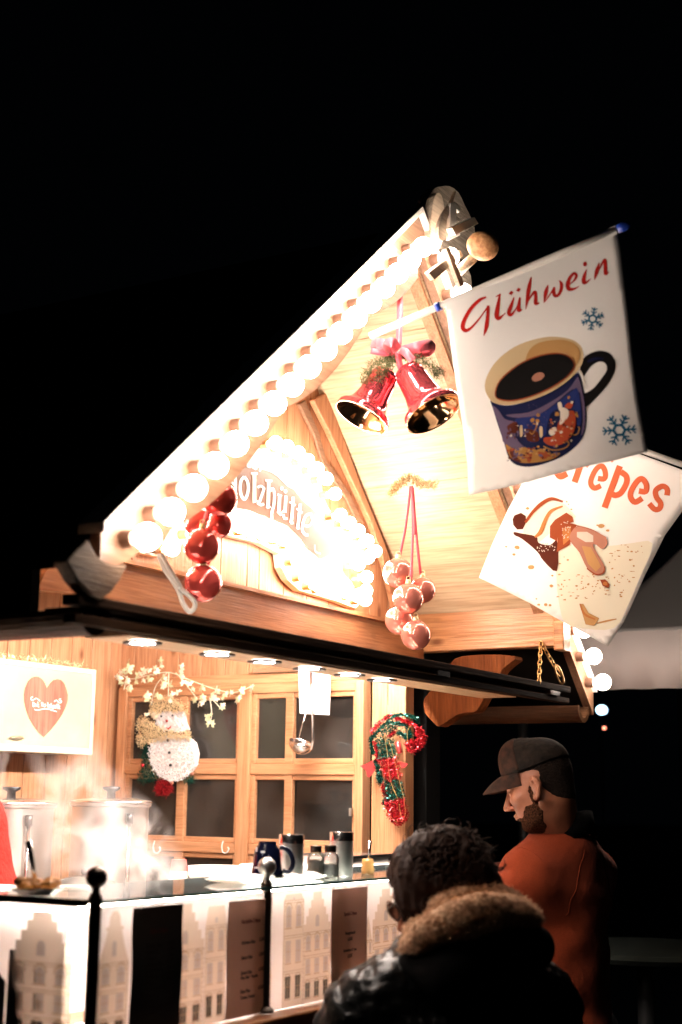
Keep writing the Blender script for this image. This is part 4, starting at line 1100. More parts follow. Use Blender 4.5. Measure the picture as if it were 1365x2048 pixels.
# stack of white boxes / plates and the paper cup
pc = PD(432, 1762, 3.9); 
m = MB(); pcz = -.20; c = PZ(432, 1758, -.23)
m.lathe([(0,0),(.07,0),(.078,.012),(.078,.035),(.07,.035),(.066,.015),(0,.012)], c, (0,0,1), 36); m.build('round_dish', 'white_paint', smooth=True, autos=40, label='white round dish behind the glass shelf beside the paper cup', cat='dish')
m = MB(); ac, bc, zc_ = toH(c); m.box(ac-.1, ac+.1, bc-.08, bc+.08, -.469, -.2302); m.build('pastry_case', 'cream_trim', bev=.004, label='pale square case under the white round dish', cat='case')
c = PZ(357, 1772, -.25); sc = c.y/FPX
mat('cup_red', (.55,.09,.08), .5)
cup = thing('paper_cup', 'red and white paper cup upside down near the steam', 'cup', c)
m = MB(); m.lathe([(0,50*sc),(14*sc,50*sc),(17*sc,28*sc)], c, (0,0,1), 28); m.build('red_band', 'cup_red', cup, smooth=True, autos=40)
m = MB(); m.lathe([(17*sc,28*sc),(20*sc,1*sc),(21*sc,0)], c, (0,0,1), 28); m.build('white_band', 'white_paper', cup, smooth=True)
m = MB(); ac, bc, _ = toH(c); m.box(ac-.09, ac+.05, bc-.06, bc+.06, -.469, -.2502); m.build('napkin_box', 'white_paper', bev=.003, label='white napkin box carrying the paper cup', cat='box')
# white counter board, plates behind left rail
m = MB(); m.box(.05, .42, .30, .95, -.222, -.205); m.box(.07, .40, .32, .93, -.469, -.2222); m.build('crepe_station', 'white_paint', bev=.004, label='white work station behind the near corner post', cat='work station')
def plate(px, py, z, r, label, mt='white_paint', nm='plate'):
    c = PZ(px, py, z); m = MB(); m.lathe([(0,0),(r*.6,0),(r,.012),(r*1.0,.014),(r*.6,.004),(0,.003)], c, (0,0,1), 40)
    m.build(nm, mt, smooth=True, autos=40, label=label, cat='plate'); return c
c = plate(120, 1790, -.203, .085, 'white plate with a steel rim right behind the near corner post'); 
c = plate(75, 1790, -.186, .05, 'small white saucer heaped with golden crumbs behind the black rail')
mat('food', (.62,.26,.05), .5, bump=(60,1.0,(.4,.14,.02)))
m = MB(); rg_ = random.Random(4)
for i in range(22): m.sphere(c+Vector((rg_.uniform(-.03,.03), rg_.uniform(-.02,.02), .012+rg_.uniform(0,.012))), rg_.uniform(.008,.014), 10, 7, (1.2,1,.8))
m.build('crumble', 'food', smooth=True, label='golden crumble heap on the small saucer', cat='food')
m = MB(); e = c+Vector((-.002,0,.012)); m.tube([e, e+RX*-.012+Vector((0,0,.05)), e+RX*-.02+Vector((0,0,.085))], [.0035,.005,.006], 10, flat=.35)
m.build('spatula', 'chrome', smooth=True, label='steel spatula standing in the golden crumble', cat='spatula')

# big urns
def urn(px, wtop, ytop, ybot, d, label):
    rx = wtop/2*d/FPX; c = PD(px, ytop, d); zt = c.z-CAMZ; a, b, _ = toH(c); zbm = -.469
    t = thing('hot_drink_urn', label, 'urn', H(a, b, zbm), group='steel urns on the rear worktop')
    hgt = zt-zbm; m = MB(); m.lathe([(0,0),(rx*.93,0),(rx*.94,.01),(rx*.94,hgt-.012),(rx*1.0,hgt-.008),(rx*1.0,hgt)], H(a,b,zbm), (0,0,1), 56)
    m.build('body', 'steel', t, smooth=True, autos=40)
    m = MB(); m.lathe([(rx*1.02,hgt+.0),(rx*1.03,hgt+.004),(rx*.98,hgt+.008),(rx*.7,hgt+.014),(rx*.3,hgt+.018),(0,hgt+.018)], H(a,b,zbm), (0,0,1), 56)
    l_ = m.build('lid', 'chrome', t, smooth=True)
    m = MB(); m.lathe([(0,hgt+.018),(.014,hgt+.018),(.013,hgt+.035),(.026,hgt+.042),(.028,hgt+.05),(0,hgt+.052)], H(a,b,zbm), (0,0,1), 20); m.build('knob', 'black_plastic', l_, smooth=True)
    c = H(a,b,zbm); dr = (-FW*.8+RX*.55); dr.z = 0; dr.normalize(); g0 = c+dr*(rx+.006)
    m = MB(); m.tube([g0+Vector((0,0,.05)), g0+Vector((0,0,hgt-.06))], .0065, 10); m.build('gauge_tube', 'chrome', t, smooth=True)
    m = MB(); m.tube([g0+Vector((0,0,hgt-.062)), g0+Vector((0,0,hgt-.03))], .011, 12); m.tube([g0+dr*-.01+Vector((0,0,hgt-.045)), g0+Vector((0,0,hgt-.045))], .006, 8); m.build('gauge_cap', 'black_plastic', t, smooth=True)
urn(222, 158, 1606, 1780, 4.55, 'steel urn with a black knob standing left of the windows')
urn(22, 178, 1608, 1790, 4.35, 'steel urn with a black knob below the heart cabinet at the left edge')
# smaller pan with glass lid in the steam
c = PD(170, 1745, 4.1); ac, bc, zz_ = toH(c); t = thing('cooking_pan', 'pan with a domed glass lid in the steam between the urns', 'pan', H(ac, bc, -.469))
m = MB(); m.lathe([(0,0),(.09,0),(.1,.02),(.1,.20),(.104,.20)], H(ac,bc,-.469), (0,0,1), 36); m.build('body', 'steel', t, smooth=True, autos=40)
m = MB(); m.lathe([(.102,.202),(.085,.225),(.04,.24),(0,.243)], H(ac,bc,-.469), (0,0,1), 36); l_ = m.build('lid', 'jar_glass', t, smooth=True)
m = MB(); m.sphere(H(ac,bc,-.469+.252), .011, 12, 8); m.build('knob', 'black_plastic', l_, smooth=True)

# ================================================================ INSIDE DECORATION
# heart cabinet
hbp = 1.62
k0, k1 = toH(PB(5,1320,hbp)), toH(PB(190,1340,hbp)); k2 = toH(PB(180,1510,hbp))
ha1 = k1[0]; ha0 = toH(PB(-80,1320,hbp))[0]; hz1 = k1[2]+.0; hz0 = k2[2]
hc = thing('wall_cabinet', 'cream wall cabinet with a carved wooden heart on its door', 'cabinet', H((ha0+ha1)/2, hbp+.08, hz0))
m = MB(); m.box(ha0, ha1, hbp+.004, BW-.002, hz0, hz1); m.build('carcass', 'cream_trim', hc, bev=.003)
m = MB(); fr_ = .018
m.box(ha0, ha1, hbp-.008, hbp+.004, hz1-fr_, hz1); m.box(ha0, ha1, hbp-.008, hbp+.004, hz0, hz0+fr_*1.2); m.box(ha1-fr_, ha1, hbp-.008, hbp+.004, hz0+fr_*1.2, hz1-fr_); m.box(ha0, ha0+fr_, hbp-.008, hbp+.004, hz0+fr_*1.2, hz1-fr_)
m.build('door_frame', 'cream_trim', hc, bev=.002)
m = MB(); m.box(ha0+fr_, ha1-fr_, hbp-.003, hbp+.0035, hz0+fr_*1.2, hz1-fr_); m.build('door', 'cream', hc)
hs_ = Surf('b', hbp-.003); HZ = zc(20, 1330, 8.03)
heart = [(590,370),(560,290),(520,230),(470,195),(420,183),(350,200),(290,255),(240,370),(222,480),(228,590),(260,730),(310,860),(380,980),(460,1090),(540,1165),(640,1060),(740,940),(830,810),(890,690),(925,580),(930,480),(905,380),(870,290),(820,240),(760,225),(700,240),(650,280),(615,330)]
m = MB(); sheet(m, hs_, HZ(heart), .0015, 99); m.build('heart', 'heart_wood', hc)
L_ = []
def K2(p, w, n=3): L_.append(stroke(HZ([(x, y, w) for x, y in p]), n=n))
K2([(360,590),(365,670),(385,660),(390,620),(360,595)], 12); K2([(410,620),(412,670)], 14, 2); K2([(460,640),(440,645),(440,670),(462,672)], 12); K2([(440,590),(440,640)], 10, 2)
for x, w_, u, dn in ((500,12,595,665),(520,12,600,668),(600,14,600,680),(655,14,615,695),(700,14,640,700),(725,14,640,700),(750,12,625,702),(772,12,630,705)): K2([(x,u),(x+2,dn)], w_, 2)
K2([(545,625),(530,660),(550,672),(570,650),(558,625)], 12); K2([(618,640),(640,640),(620,680),(642,684)], 12); K2([(668,650),(682,660),(678,720),(655,735)], 12); K2([(800,660),(785,665),(782,695),(802,705)], 12)
K2([(385,715),(440,725),(520,708),(600,705),(680,730),(745,748)], 16); K2([(365,515),(335,520),(335,560),(370,560),(410,535),(440,550),(478,580)], 16); K2([(815,545),(790,550),(790,570),(820,580),(810,605),(770,600),(740,565),(700,590)], 16)
K2([(745,628),(780,640)], 10, 2)
m = MB()
for q in L_: sheet(m, hs_, q, .003, 99)
m.build('lettering', 'white_paint', hc)
m = MB(); hp = hs_.P(30, 1475, .012); m.sphere(hp, .022, 20, 10, (1.5,.3,.28), Matrix.Rotation(UA, 3, 'Z')); mat('handle_green', (.4,.36,.25), .3, .6); m.build('handle', 'handle_green', hc, smooth=True)
m = MB(); rg_ = random.Random(9)
for i in range(260):
    p = H(rg_.uniform(ha0, ha1), hbp+rg_.uniform(0,.1), hz1+.004+rg_.uniform(0,.02)); d = Vector([rg_.gauss(0,1) for _ in range(3)]).normalized()*.018; s = d.orthogonal().normalized()*.0015; m.add([p-s,p+s,p+d], [(0,1,2)])
m.build('tinsel', 'gold_tinsel', label='gold tinsel garland lying on top of the heart cabinet', cat='tinsel')

# tinsel helper: bristly chain of small blades along a pixel path in plane a
def tins(mb, path, n, ln, wd, rg_, sp=.004, plane=EW-.06):
    P_ = [PA(x, y, plane) for x, y in path]
    seg = [(P_[i+1]-P_[i]).length for i in range(len(P_)-1)]; tot = sum(seg)
    for _ in range(n):
        u = rg_.uniform(0, tot); i = 0
        while u > seg[i] and i < len(seg)-1: u -= seg[i]; i += 1
        p = P_[i].lerp(P_[i+1], min(1, u/max(seg[i],1e-6))) + Vector([rg_.gauss(0, sp) for _ in range(3)])
        d = Vector([rg_.gauss(0,1) for _ in range(3)]).normalized()*ln*rg_.uniform(.5,1.1); s = d.orthogonal().normalized()*wd
        mb.add([p-s, p+s, p+d+s*.6, p+d-s*.6], [(0,1,2,3)])
mat('tinsel_red', (.5,.02,.03), .25, .6); mat('tinsel_green', (.008,.085,.06), .22, .6); mat('tinsel_white', (.85,.8,.78), .5); mat('tinsel_gold', (.85,.65,.38), .35, .35)
rg_ = random.Random(21)
def fill_lines(poly, step=5, ang=0):
    """horizontal hatch lines inside a polygon"""
    ys = [p[1] for p in poly]; out = []; y = min(ys)+step/2
    while y < max(ys):
        xs = []
        for i in range(len(poly)):
            x0, y0 = poly[i]; x1, y1 = poly[(i+1) % len(poly)]
            if (y0 > y) != (y1 > y): xs.append(x0+(y-y0)/(y1-y0)*(x1-x0))
        xs.sort()
        for k in range(0, len(xs)-1, 2): out.append([(xs[k], y), (xs[k+1], y)])
        y += step
    return out
SNZ = zc(230, 1320, 5.46); SP = EW-.07
snow = thing('snowman_decoration', 'white tinsel snowman with gold hat, gold scarf and red star hanging in the window', 'snowman', PA(335, 1590, SP))
body = SNZ([(420,860),(620,820),(780,835),(860,900),(892,1020),(870,1150),(800,1250),(700,1315),(600,1320),(500,1280),(420,1200),(385,1100),(375,980)])
head = SNZ([(440,600),(560,560),(740,560),(755,680),(790,760),(700,790),(540,770),(455,700)])
m = MB()
m.prism([PA(x, y, SP+.012) for x, y in body], U*.02); m.prism([PA(x, y, SP+.010) for x, y in head], U*.02)
for ln_ in fill_lines(body, 4)+fill_lines(head, 4): tins(m, ln_, int(abs(ln_[1][0]-ln_[0][0])*1.6)+2, .009, .0014, rg_, .003, SP)
m.build('body', 'tinsel_white', snow)
m = MB()
for ln_ in fill_lines(SNZ([(380,590),(400,480),(480,400),(600,390),(720,460),(800,520),(790,580),(640,555),(480,580)]), 4)+fill_lines(SNZ([(245,640),(320,620),(420,690),(560,770),(700,790),(820,780),(840,850),(640,860),(480,880),(400,900),(340,900),(300,950),(250,930),(235,820),(300,790),(240,740)]), 4):
    tins(m, ln_, int(abs(ln_[1][0]-ln_[0][0])*2.2)+2, .009, .0014, rg_, .004, SP-.008)
m.build('hat_and_scarf', 'tinsel_gold', snow)
m = MB()
for ln_ in fill_lines(SNZ([(300,960),(385,920),(375,1100),(440,1230),(520,1310),(400,1330),(240,1330),(280,1180),(290,1080)]), 4)+fill_lines(SNZ([(750,1300),(860,1230),(870,1330),(800,1370),(750,1340)]), 4):
    tins(m, ln_, int(abs(ln_[1][0]-ln_[0][0])*2)+2, .011, .0012, rg_, .004, SP+.003)
m.build('green_sprig', 'tinsel_green', snow)
m = MB()
for ln_ in fill_lines(SNZ([(480,1320),(610,1330),(640,1440),(560,1480),(500,1470),(430,1440)]), 3.5): tins(m, ln_, int(abs(ln_[1][0]-ln_[0][0])*3)+2, .010, .0012, rg_, .003, SP)
m.build('red_star', 'tinsel_red', snow)
for x, y, r, mt_ in ((582,876,15,'black_plastic'),(596,1010,15,'black_plastic'),(608,1147,15,'black_plastic')):
    q = SNZ([(x, y)])[0]; m = MB(); m.sphere(PA(q[0], q[1], SP-.008), .0055, 12, 8); m.build('button', mt_, snow, smooth=True)
for x, y, nm, mt_, r in ((508,615,'eye','black_plastic',.004),(630,605,'eye','black_plastic',.0035),(568,665,'nose','glue_red',.005),(626,1342,'berry','p_pink',.006),(845,1243,'berry','p_pink',.006),(305,1150,'berry','tinsel_red',.007)):
    q = SNZ([(x, y)])[0]; m = MB(); m.sphere(PA(q[0], q[1], SP-.008), r, 12, 8); m.build(nm, mt_, snow, smooth=True)
m = MB(); sheet(m, Surf('a', SP-.006), SNZ([(555,735),(590,740),(620,715),(612,745),(585,765)]), .001); m.build('mouth', 'glue_red', snow)

# ivy garland
mat('ivy_leaf', (.55,.58,.36), .5); mat('ivy_pale', (.72,.68,.52), .5)
ivy = thing('ivy_garland', 'pale artificial ivy garland draped over the window head above the snowman', 'garland', PA(350, 1430, SP))
ml, m2 = MB(), MB()
vines = [[(238,1345),(262,1358),(300,1350),(340,1345),(385,1362),(430,1378),(470,1385),(505,1372)], [(335,1345),(312,1372),(303,1410)], [(338,1345),(337,1392)], [(352,1345),(375,1372),(395,1398)], [(420,1395),(424,1430),(417,1450)], [(425,1398),(445,1420)], [(255,1352),(248,1380)]]
m = MB()
for v in vines: m.tube([PA(x, y, SP-.02) for x, y in smoothp(v, 4)], .0016, 6)
m.build('vine', 'ivy_pale', ivy)
spots = [(240,1352),(262,1328),(250,1365),(262,1378),(275,1352),(285,1345),(293,1362),(248,1345),(256,1340),(310,1338),(325,1358),(292,1392),(300,1425),(330,1370),(345,1365),(365,1348),(372,1368),(318,1392),(352,1382),(380,1385),(388,1396),(398,1405),(410,1398),(424,1388),(440,1395),(455,1392),(446,1413),(470,1398),(415,1435),(418,1446),(480,1385),(500,1378),(345,1395),(270,1365),(305,1345),(318,1325),(360,1335),(405,1380),(435,1382),(300,1402),(312,1430)]
def leaf_(mb, c, r, rg_, bas=None):
    n_ = Vector((rg_.uniform(-.5,.5)-U.x, rg_.uniform(-.5,.5)-U.y, rg_.uniform(-.4,.4))).normalized(); e1 = n_.orthogonal().normalized(); e2 = n_.cross(e1)
    an = rg_.uniform(0, 6.28); f1 = e1*math.cos(an)+e2*math.sin(an); f2 = n_.cross(f1)
    sh = [(0,-.1),(.45,-.5),(.95,-.35),(.6,.1),(.85,.6),(.35,.5),(0,1.15),(-.35,.5),(-.85,.6),(-.6,.1),(-.95,-.35),(-.45,-.5)]
    vs = [c] + [c + (f1*x+f2*y)*r - n_*abs(x)*r*.25 for x, y in sh]; mb.add(vs, [(0,1+i,1+(i+1) % 12) for i in range(12)])
for x, y in spots:
    for _ in range(2): leaf_(m2 if rg_.random() < .6 else ml, PA(x+rg_.uniform(-7,7), y+rg_.uniform(-6,6), SP-.02-rg_.uniform(0,.03)), rg_.uniform(.011,.018), rg_)
ml.build('leaves', 'ivy_leaf', ivy); m2.build('leaves', 'ivy_pale', ivy)

# paper sheet and ladle at the window
pp = Surf('a', EW-.12)
m = MB(); m.prism([pp.P(x, y) for x, y in [(597,1338),(661,1342),(659,1430),(600,1427)]], U*.002); m.build('paper_note', 'white_paper', label='white paper sheet hanging at the right window under the header rail', cat='paper')
lad = thing('ladle', 'steel soup ladle hanging in front of the paper sheet', 'ladle', PA(605, 1510, EW-.16))
lp = EW-.17
m = MB(); m.tube([PA(x, y, lp) for x, y in [(622,1338),(624,1400),(626,1440),(627,1480),(622,1500)]], .0042, 10, flat=.4); m.tube([PA(x, y, lp) for x, y in [(612,1427),(605,1450),(597,1482)]], .002, 8)
m.build('handle', 'chrome', lad, smooth=True)
m = MB(); c = PA(604, 1484, lp); rb = .043
m.lathe([(rb*math.sin(R(an)), -rb*.95*math.cos(R(an))) for an in range(0, 91, 9)]+[(rb*.94*math.sin(R(an)), -rb*.88*math.cos(R(an))) for an in range(90, -1, -9)], c, (RX*.25+Vector((0,0,1))-FW*.25), 32); m.build('bowl', 'chrome', lad, smooth=True)

# candy cane of tinsel on the corner post
CZ = zc(720, 1410, 7.88); cp = EW-.115
cane = thing('candy_cane_decoration', 'red and green tinsel candy cane hanging on the corner post', 'candy cane', PA(795, 1650, cp))
red_p = [[(490,150),(330,270),(230,370),(190,460)], [(560,200),(700,250),(860,320),(960,400),(1010,500),(1000,600),(920,690),(820,730),(760,680),(740,610)], [(230,580),(260,680),(280,800),(300,900)], [(470,490),(540,430)], [(360,1240),(390,1370),(430,1500),(430,1600)], [(990,620),(870,600),(800,640)], [(900,420),(930,520),(860,600),(790,560)], [(1000,480),(980,600)]]
grn_p = [[(480,200),(600,160),(760,170),(880,220),(920,270)], [(460,240),(330,370),(230,480),(170,530)], [(170,530),(190,650),(215,780)], [(240,860),(280,980),(330,1100),(340,1200)], [(270,920),(290,1100),(310,1240)], [(600,430),(700,480),(720,520)], [(380,1520),(390,1560)], [(560,280),(760,330)], [(760,360),(800,480),(740,520)]]
def hatch_cane(poly): return fill_lines(CZ(poly), 3.2)
red_f = hatch_cane([(320,870),(580,830),(640,1160),(420,1180)])+hatch_cane([(390,1540),(700,1480),(750,1700),(750,1800),(650,1880),(540,1880),(460,1780),(430,1650)])
grn_f = hatch_cane([(250,520),(520,540),(560,810),(330,860),(290,700)])+hatch_cane([(410,1200),(630,1170),(690,1460),(440,1520),(400,1350)])+hatch_cane([(480,240),(640,260),(560,380),(450,480),(300,470)])
m = MB()
for q in red_p: tins(m, CZ(smoothp(q, 4)), int(210*len(q)/2), .008, .0016, rg_, .003, cp)
for q in red_f: tins(m, q, int(abs(q[1][0]-q[0][0])*2.6)+2, .008, .0016, rg_, .0035, cp-.004)
m.build('red_tinsel', 'tinsel_red', cane)
m = MB()
for q in grn_p: tins(m, CZ(smoothp(q, 4)), int(210*len(q)/2), .008, .0016, rg_, .003, cp)
for q in grn_f: tins(m, q, int(abs(q[1][0]-q[0][0])*2.4)+2, .008, .0016, rg_, .005, cp+.0)
m.build('green_tinsel', 'tinsel_green', cane)
m = MB()
for q in [[(390,480),(440,800),(480,1180),(600,1480)],[(460,560),(540,830),(620,1180),(700,1480)],[(800,320),(750,420),(755,580)],[(620,1560),(640,1700),(680,1850)],[(480,1740),(560,1840),(680,1800),(720,1700),(700,1500)]]: m.tube([PA(x, y, cp-.008) for x, y in CZ(smoothp(q, 3))], .0011, 6)
m.build('wire', 'gold_chain', cane)
mat('red_foil', (.6,.06,.06), .3, .6)
m = MB()
for q in ([(0,960),(90,930),(240,850),(250,1010),(230,1050),(150,1140),(120,1130),(95,1030)], [(620,890),(760,925),(720,980),(660,1000)]): m.prism([PA(x, y, cp+.004) for x, y in CZ(q)], U*.001)
m.build('bow', 'red_foil', cane)
m = MB(); q = [CZ([(595,580)])[0], CZ([(640,760)])[0]]; m.tube([PA(*q[0], cp-.012), PA(*q[1], cp-.012)], .0085, 14); m.build('candle', 'red_foil', cane, smooth=True)
m = MB(); m.tube([PA(x, y, EW-.065) for x, y in [(853/1+0,0)]] if False else [PA(775,1362,EW-.066), PA(776,1410,EW-.066)], .001, 6); m.build('hanging_cord', 'red_foil', cane)

# hooks on the windows
def hook(x, y, lab):
    m = MB(); m.tube([PA(px_, py_, EW-.045) for px_, py_ in smoothp([(x-3,y-18),(x-6,y-8),(x-4,y+4),(x+3,y+6),(x+8,y-1),(x+6,y-6)], 4)], .0022, 8); m.build('coat_hook', 'white_paint', smooth=True, label=lab, cat='hook', group='white hooks on the window rails')
hook(313, 1700, 'white hook on the rail of the left window beside the urn'); hook(450, 1700, 'white hook on the window rail above the white dish')
m = MB(); m.box(EW-.053, EW-.045, wb(720), wb(715), wz(718,1632), wz(718,1616)); m.build('latch_plate', 'steel', hut)

# ================================================================ STEAM
def steam(name, c, rad, ang, dens, nscale, label, seed):
    m = MB(); m.sphere(c, 1.0, 24, 14, rad)
    mt = bpy.data.materials.new(name); mt.use_nodes = True; nt = mt.node_tree; nd = nt.nodes; L = nt.links
    nd.remove(nd['Principled BSDF']); out = nd['Material Output']; pv = nd.new('ShaderNodeVolumePrincipled')
    pv.inputs['Color'].default_value = (.97,.94,.92,1); pv.inputs['Anisotropy'].default_value = .2
    tc = nd.new('ShaderNodeTexCoord'); n1 = nd.new('ShaderNodeTexNoise'); n1.noise_dimensions = '4D'; n1.inputs['W'].default_value = seed; n1.inputs['Scale'].default_value = nscale; n1.inputs['Detail'].default_value = 7; n1.inputs['Distortion'].default_value = 1.2
    L.new(tc.outputs['Object'], n1.inputs['Vector'])
    mr = nd.new('ShaderNodeMapRange'); mr.inputs['From Min'].default_value = .48; mr.inputs['From Max'].default_value = .7; mr.inputs['To Max'].default_value = dens
    L.new(n1.outputs['Fac'], mr.inputs['Value'])
    # soft falloff from the centre of the puff
    ge = nd.new('ShaderNodeVectorMath'); ge.operation = 'SUBTRACT'; ge.inputs[1].default_value = (.5,.5,.5); L.new(tc.outputs['Generated'], ge.inputs[0])
    le = nd.new('ShaderNodeVectorMath'); le.operation = 'LENGTH'; L.new(ge.outputs[0], le.inputs[0])
    m2_ = nd.new('ShaderNodeMapRange'); m2_.inputs['From Min'].default_value = .5; m2_.inputs['From Max'].default_value = .0; m2_.inputs['To Min'].default_value = 0; m2_.inputs['To Max'].default_value = 1
    L.new(le.outputs['Value'], m2_.inputs['Value'])
    mu = nd.new('ShaderNodeMath'); mu.operation = 'MULTIPLY'; L.new(mr.outputs[0], mu.inputs[0]); L.new(m2_.outputs[0], mu.inputs[1]); L.new(mu.outputs[0], pv.inputs['Density'])
    L.new(pv.outputs[0], out.inputs['Volume'])
    o = m.build(name, mt, kind='stuff', label=label, cat='steam', loc=c, rz=0); o.rotation_euler = (0, R(ang), 0); return o
steam('steam', PD(272, 1738, 3.9), (.20,.10,.09), 20, 18, 14, 'dense white steam billowing over the counter beside the near post', 1.0)
steam('steam', PD(215, 1690, 3.95), (.26,.13,.17), 40, 19, 12, 'pale steam plume rising from the counter toward the urns', 4.0)
steam('steam', PD(105, 1610, 4.0), (.27,.14,.22), 60, 11, 9, 'thin drifting steam below the heart cabinet', 7.0)
# ================================================================ FIGURES: signed distance fields meshed with surface nets
class Field:
    def __init__(s, lo, hi, h):
        s.lo = np.array(lo, float); s.h = h
        s.n = np.ceil((np.array(hi)-s.lo)/h).astype(int)+1
        s.ax = [s.lo[i]+h*np.arange(s.n[i]) for i in range(3)]
        s.F = np.full(s.n, .5, dtype=np.float32)
    def sub(s, lo, hi):
        i0 = np.maximum(0, np.floor((np.array(lo)-s.lo)/s.h).astype(int)); i1 = np.minimum(s.n, np.ceil((np.array(hi)-s.lo)/s.h).astype(int)+1)
        if (i1 <= i0).any(): return None, None
        sl = tuple(slice(i0[k], i1[k]) for k in range(3))
        return sl, np.meshgrid(*[s.ax[k][sl[k]] for k in range(3)], indexing='ij')
    def comb(s, sl, d, k, cut=False):
        A = s.F[sl]
        if cut: d = -d; 
        hh = np.maximum(k-np.abs(A-d), 0)/max(k, 1e-6)
        s.F[sl] = (np.maximum(A, d)+hh*hh*k*.25) if cut else (np.minimum(A, d)-hh*hh*k*.25)
    def cone(s, p0, p1, r0, r1=None, k=.02, cut=False):
        r1 = r0 if r1 is None else r1; p0 = np.array(p0, float); p1 = np.array(p1, float); m_ = max(r0, r1)+k+.03
        sl, g = s.sub(np.minimum(p0,p1)-m_, np.maximum(p0,p1)+m_)
        if sl is None: return
        d = p1-p0; L = max((d*d).sum(), 1e-9)
        t = np.clip(((g[0]-p0[0])*d[0]+(g[1]-p0[1])*d[1]+(g[2]-p0[2])*d[2])/L, 0, 1)
        q = np.sqrt((g[0]-p0[0]-t*d[0])**2+(g[1]-p0[1]-t*d[1])**2+(g[2]-p0[2]-t*d[2])**2)
        s.comb(sl, q-(r0+(r1-r0)*t), k, cut)
    def chain(s, pts, rs, k=.02, cut=False):
        for i in range(len(pts)-1): s.cone(pts[i], pts[i+1], rs[i], rs[i+1], k, cut)
    def ell(s, c, r, ax, k=.02, cut=False):
        c = np.array(c, float); m_ = max(r)+k+.03
        sl, g = s.sub(c-m_, c+m_)
        if sl is None: return
        q = [(g[0]-c[0])*a[0]+(g[1]-c[1])*a[1]+(g[2]-c[2])*a[2] for a in ax]
        k0 = np.sqrt(sum((q[i]/r[i])**2 for i in range(3))); k1 = np.sqrt(sum((q[i]/r[i]**2)**2 for i in range(3)))
        s.comb(sl, k0*(k0-1)/np.maximum(k1, 1e-6), k, cut)
    def half(s, p, n, k=.002):   # keep the side n points away from
        g = np.meshgrid(*s.ax, indexing='ij', sparse=True)
        d = (g[0]-p[0])*n[0]+(g[1]-p[1])*n[1]+(g[2]-p[2])*n[2]
        s.F = np.maximum(s.F, d.astype(np.float32))
    def noise(s, amp, freq, seed=0):
        g = np.meshgrid(*s.ax, indexing='ij', sparse=True); rn = np.random.RandomState(seed); t = 0
        for i in range(7):
            v = rn.randn(3)*freq*(1+.5*i); ph = rn.rand()*6.28
            t = t + np.sin(g[0]*v[0]+g[1]*v[1]+g[2]*v[2]+ph)/(1+.4*i)
        s.F = s.F + (amp*t*.4).astype(np.float32)
    def mesh(s):
        F = s.F; n = s.n; ins = F < 0
        F = F.copy()
        cs = np.zeros(tuple(n-1), dtype=np.int8)
        for dx in (0,1):
            for dy in (0,1):
                for dz in (0,1): cs += ins[dx:n[0]-1+dx, dy:n[1]-1+dy, dz:n[2]-1+dz]
        act = (cs > 0) & (cs < 8); idx = -np.ones(act.shape, dtype=np.int64); I = np.argwhere(act); idx[act] = np.arange(len(I))
        P = np.zeros((len(I), 3)); cnt = np.zeros(len(I))
        cor = [(0,0,0),(1,0,0),(0,1,0),(1,1,0),(0,0,1),(1,0,1),(0,1,1),(1,1,1)]
        for a, b in [(0,1),(2,3),(4,5),(6,7),(0,2),(1,3),(4,6),(5,7),(0,4),(1,5),(2,6),(3,7)]:
            ca, cb = np.array(cor[a]), np.array(cor[b]); fa = F[tuple((I+ca).T)]; fb = F[tuple((I+cb).T)]
            m_ = (fa < 0) != (fb < 0); t = np.where(m_, fa/np.where(m_, fa-fb, 1), 0)
            P[m_] += ca + t[m_][:, None]*(cb-ca); cnt[m_] += 1
        V = s.lo + (I + P/np.maximum(cnt, 1)[:, None])*s.h
        faces = []
        for ax_ in range(3):
            o = [0,0,0]; o[ax_] = 1; m0 = ins[:n[0]-o[0], :n[1]-o[1], :n[2]-o[2]]; m1 = ins[o[0]:, o[1]:, o[2]:]
            ch = np.argwhere(m0 != m1); u, v = [(1,2),(2,0),(0,1)][ax_]
            ch = ch[(ch[:, u] > 0) & (ch[:, v] > 0) & (ch[:, u] < n[u]-1) & (ch[:, v] < n[v]-1)]
            eu = np.zeros(3, int); eu[u] = 1; ev = np.zeros(3, int); ev[v] = 1
            q = [idx[tuple((ch-d).T)] for d in (eu*0, eu, eu+ev, ev)]; q = np.stack(q, 1)
            fl = ~m0[tuple(ch.T)]; q[fl] = q[fl][:, ::-1]; faces.append(q[(q >= 0).all(1)])
        return V, np.concatenate(faces)
def fbuild(fields, name, mt, parent):
    me = bpy.data.meshes.new(name); Mi = FRAME[parent.name].inverted(); vs, fs, n0 = [], [], 0
    for f in fields:
        V, Q = f.mesh(); vs.append(V); fs.append(Q+n0); n0 += len(V)
    V = np.concatenate(vs); Q = np.concatenate(fs)
    V = V @ np.array(Mi.to_3x3()).T + np.array(Mi.translation)
    me.vertices.add(len(V)); me.vertices.foreach_set('co', V.ravel()); me.loops.add(len(Q)*4); me.loops.foreach_set('vertex_index', Q.ravel().astype(np.int32))
    me.polygons.add(len(Q)); me.polygons.foreach_set('loop_start', np.arange(len(Q))*4); me.polygons.foreach_set('loop_total', np.full(len(Q), 4))
    me.update(calc_edges=True); me.validate(); me.polygons.foreach_set('use_smooth', [True]*len(me.polygons)); me.materials.append(MAT[mt])
    o = bpy.data.objects.new(name, me); COL.objects.link(o); o.parent = parent; FRAME[o.name] = FRAME[parent.name]; return o
ZV = Vector((0,0,1))
def headf(C, az, pitch, roll=0):
    f0 = Vector((math.cos(R(az)), math.sin(R(az)), 0)); f = f0*math.cos(R(pitch)) - ZV*math.sin(R(pitch)); w_ = ZV*math.cos(R(pitch)) + f0*math.sin(R(pitch)); s = w_.cross(f)   # s: the figure's left
    return C, f, s.normalized(), w_
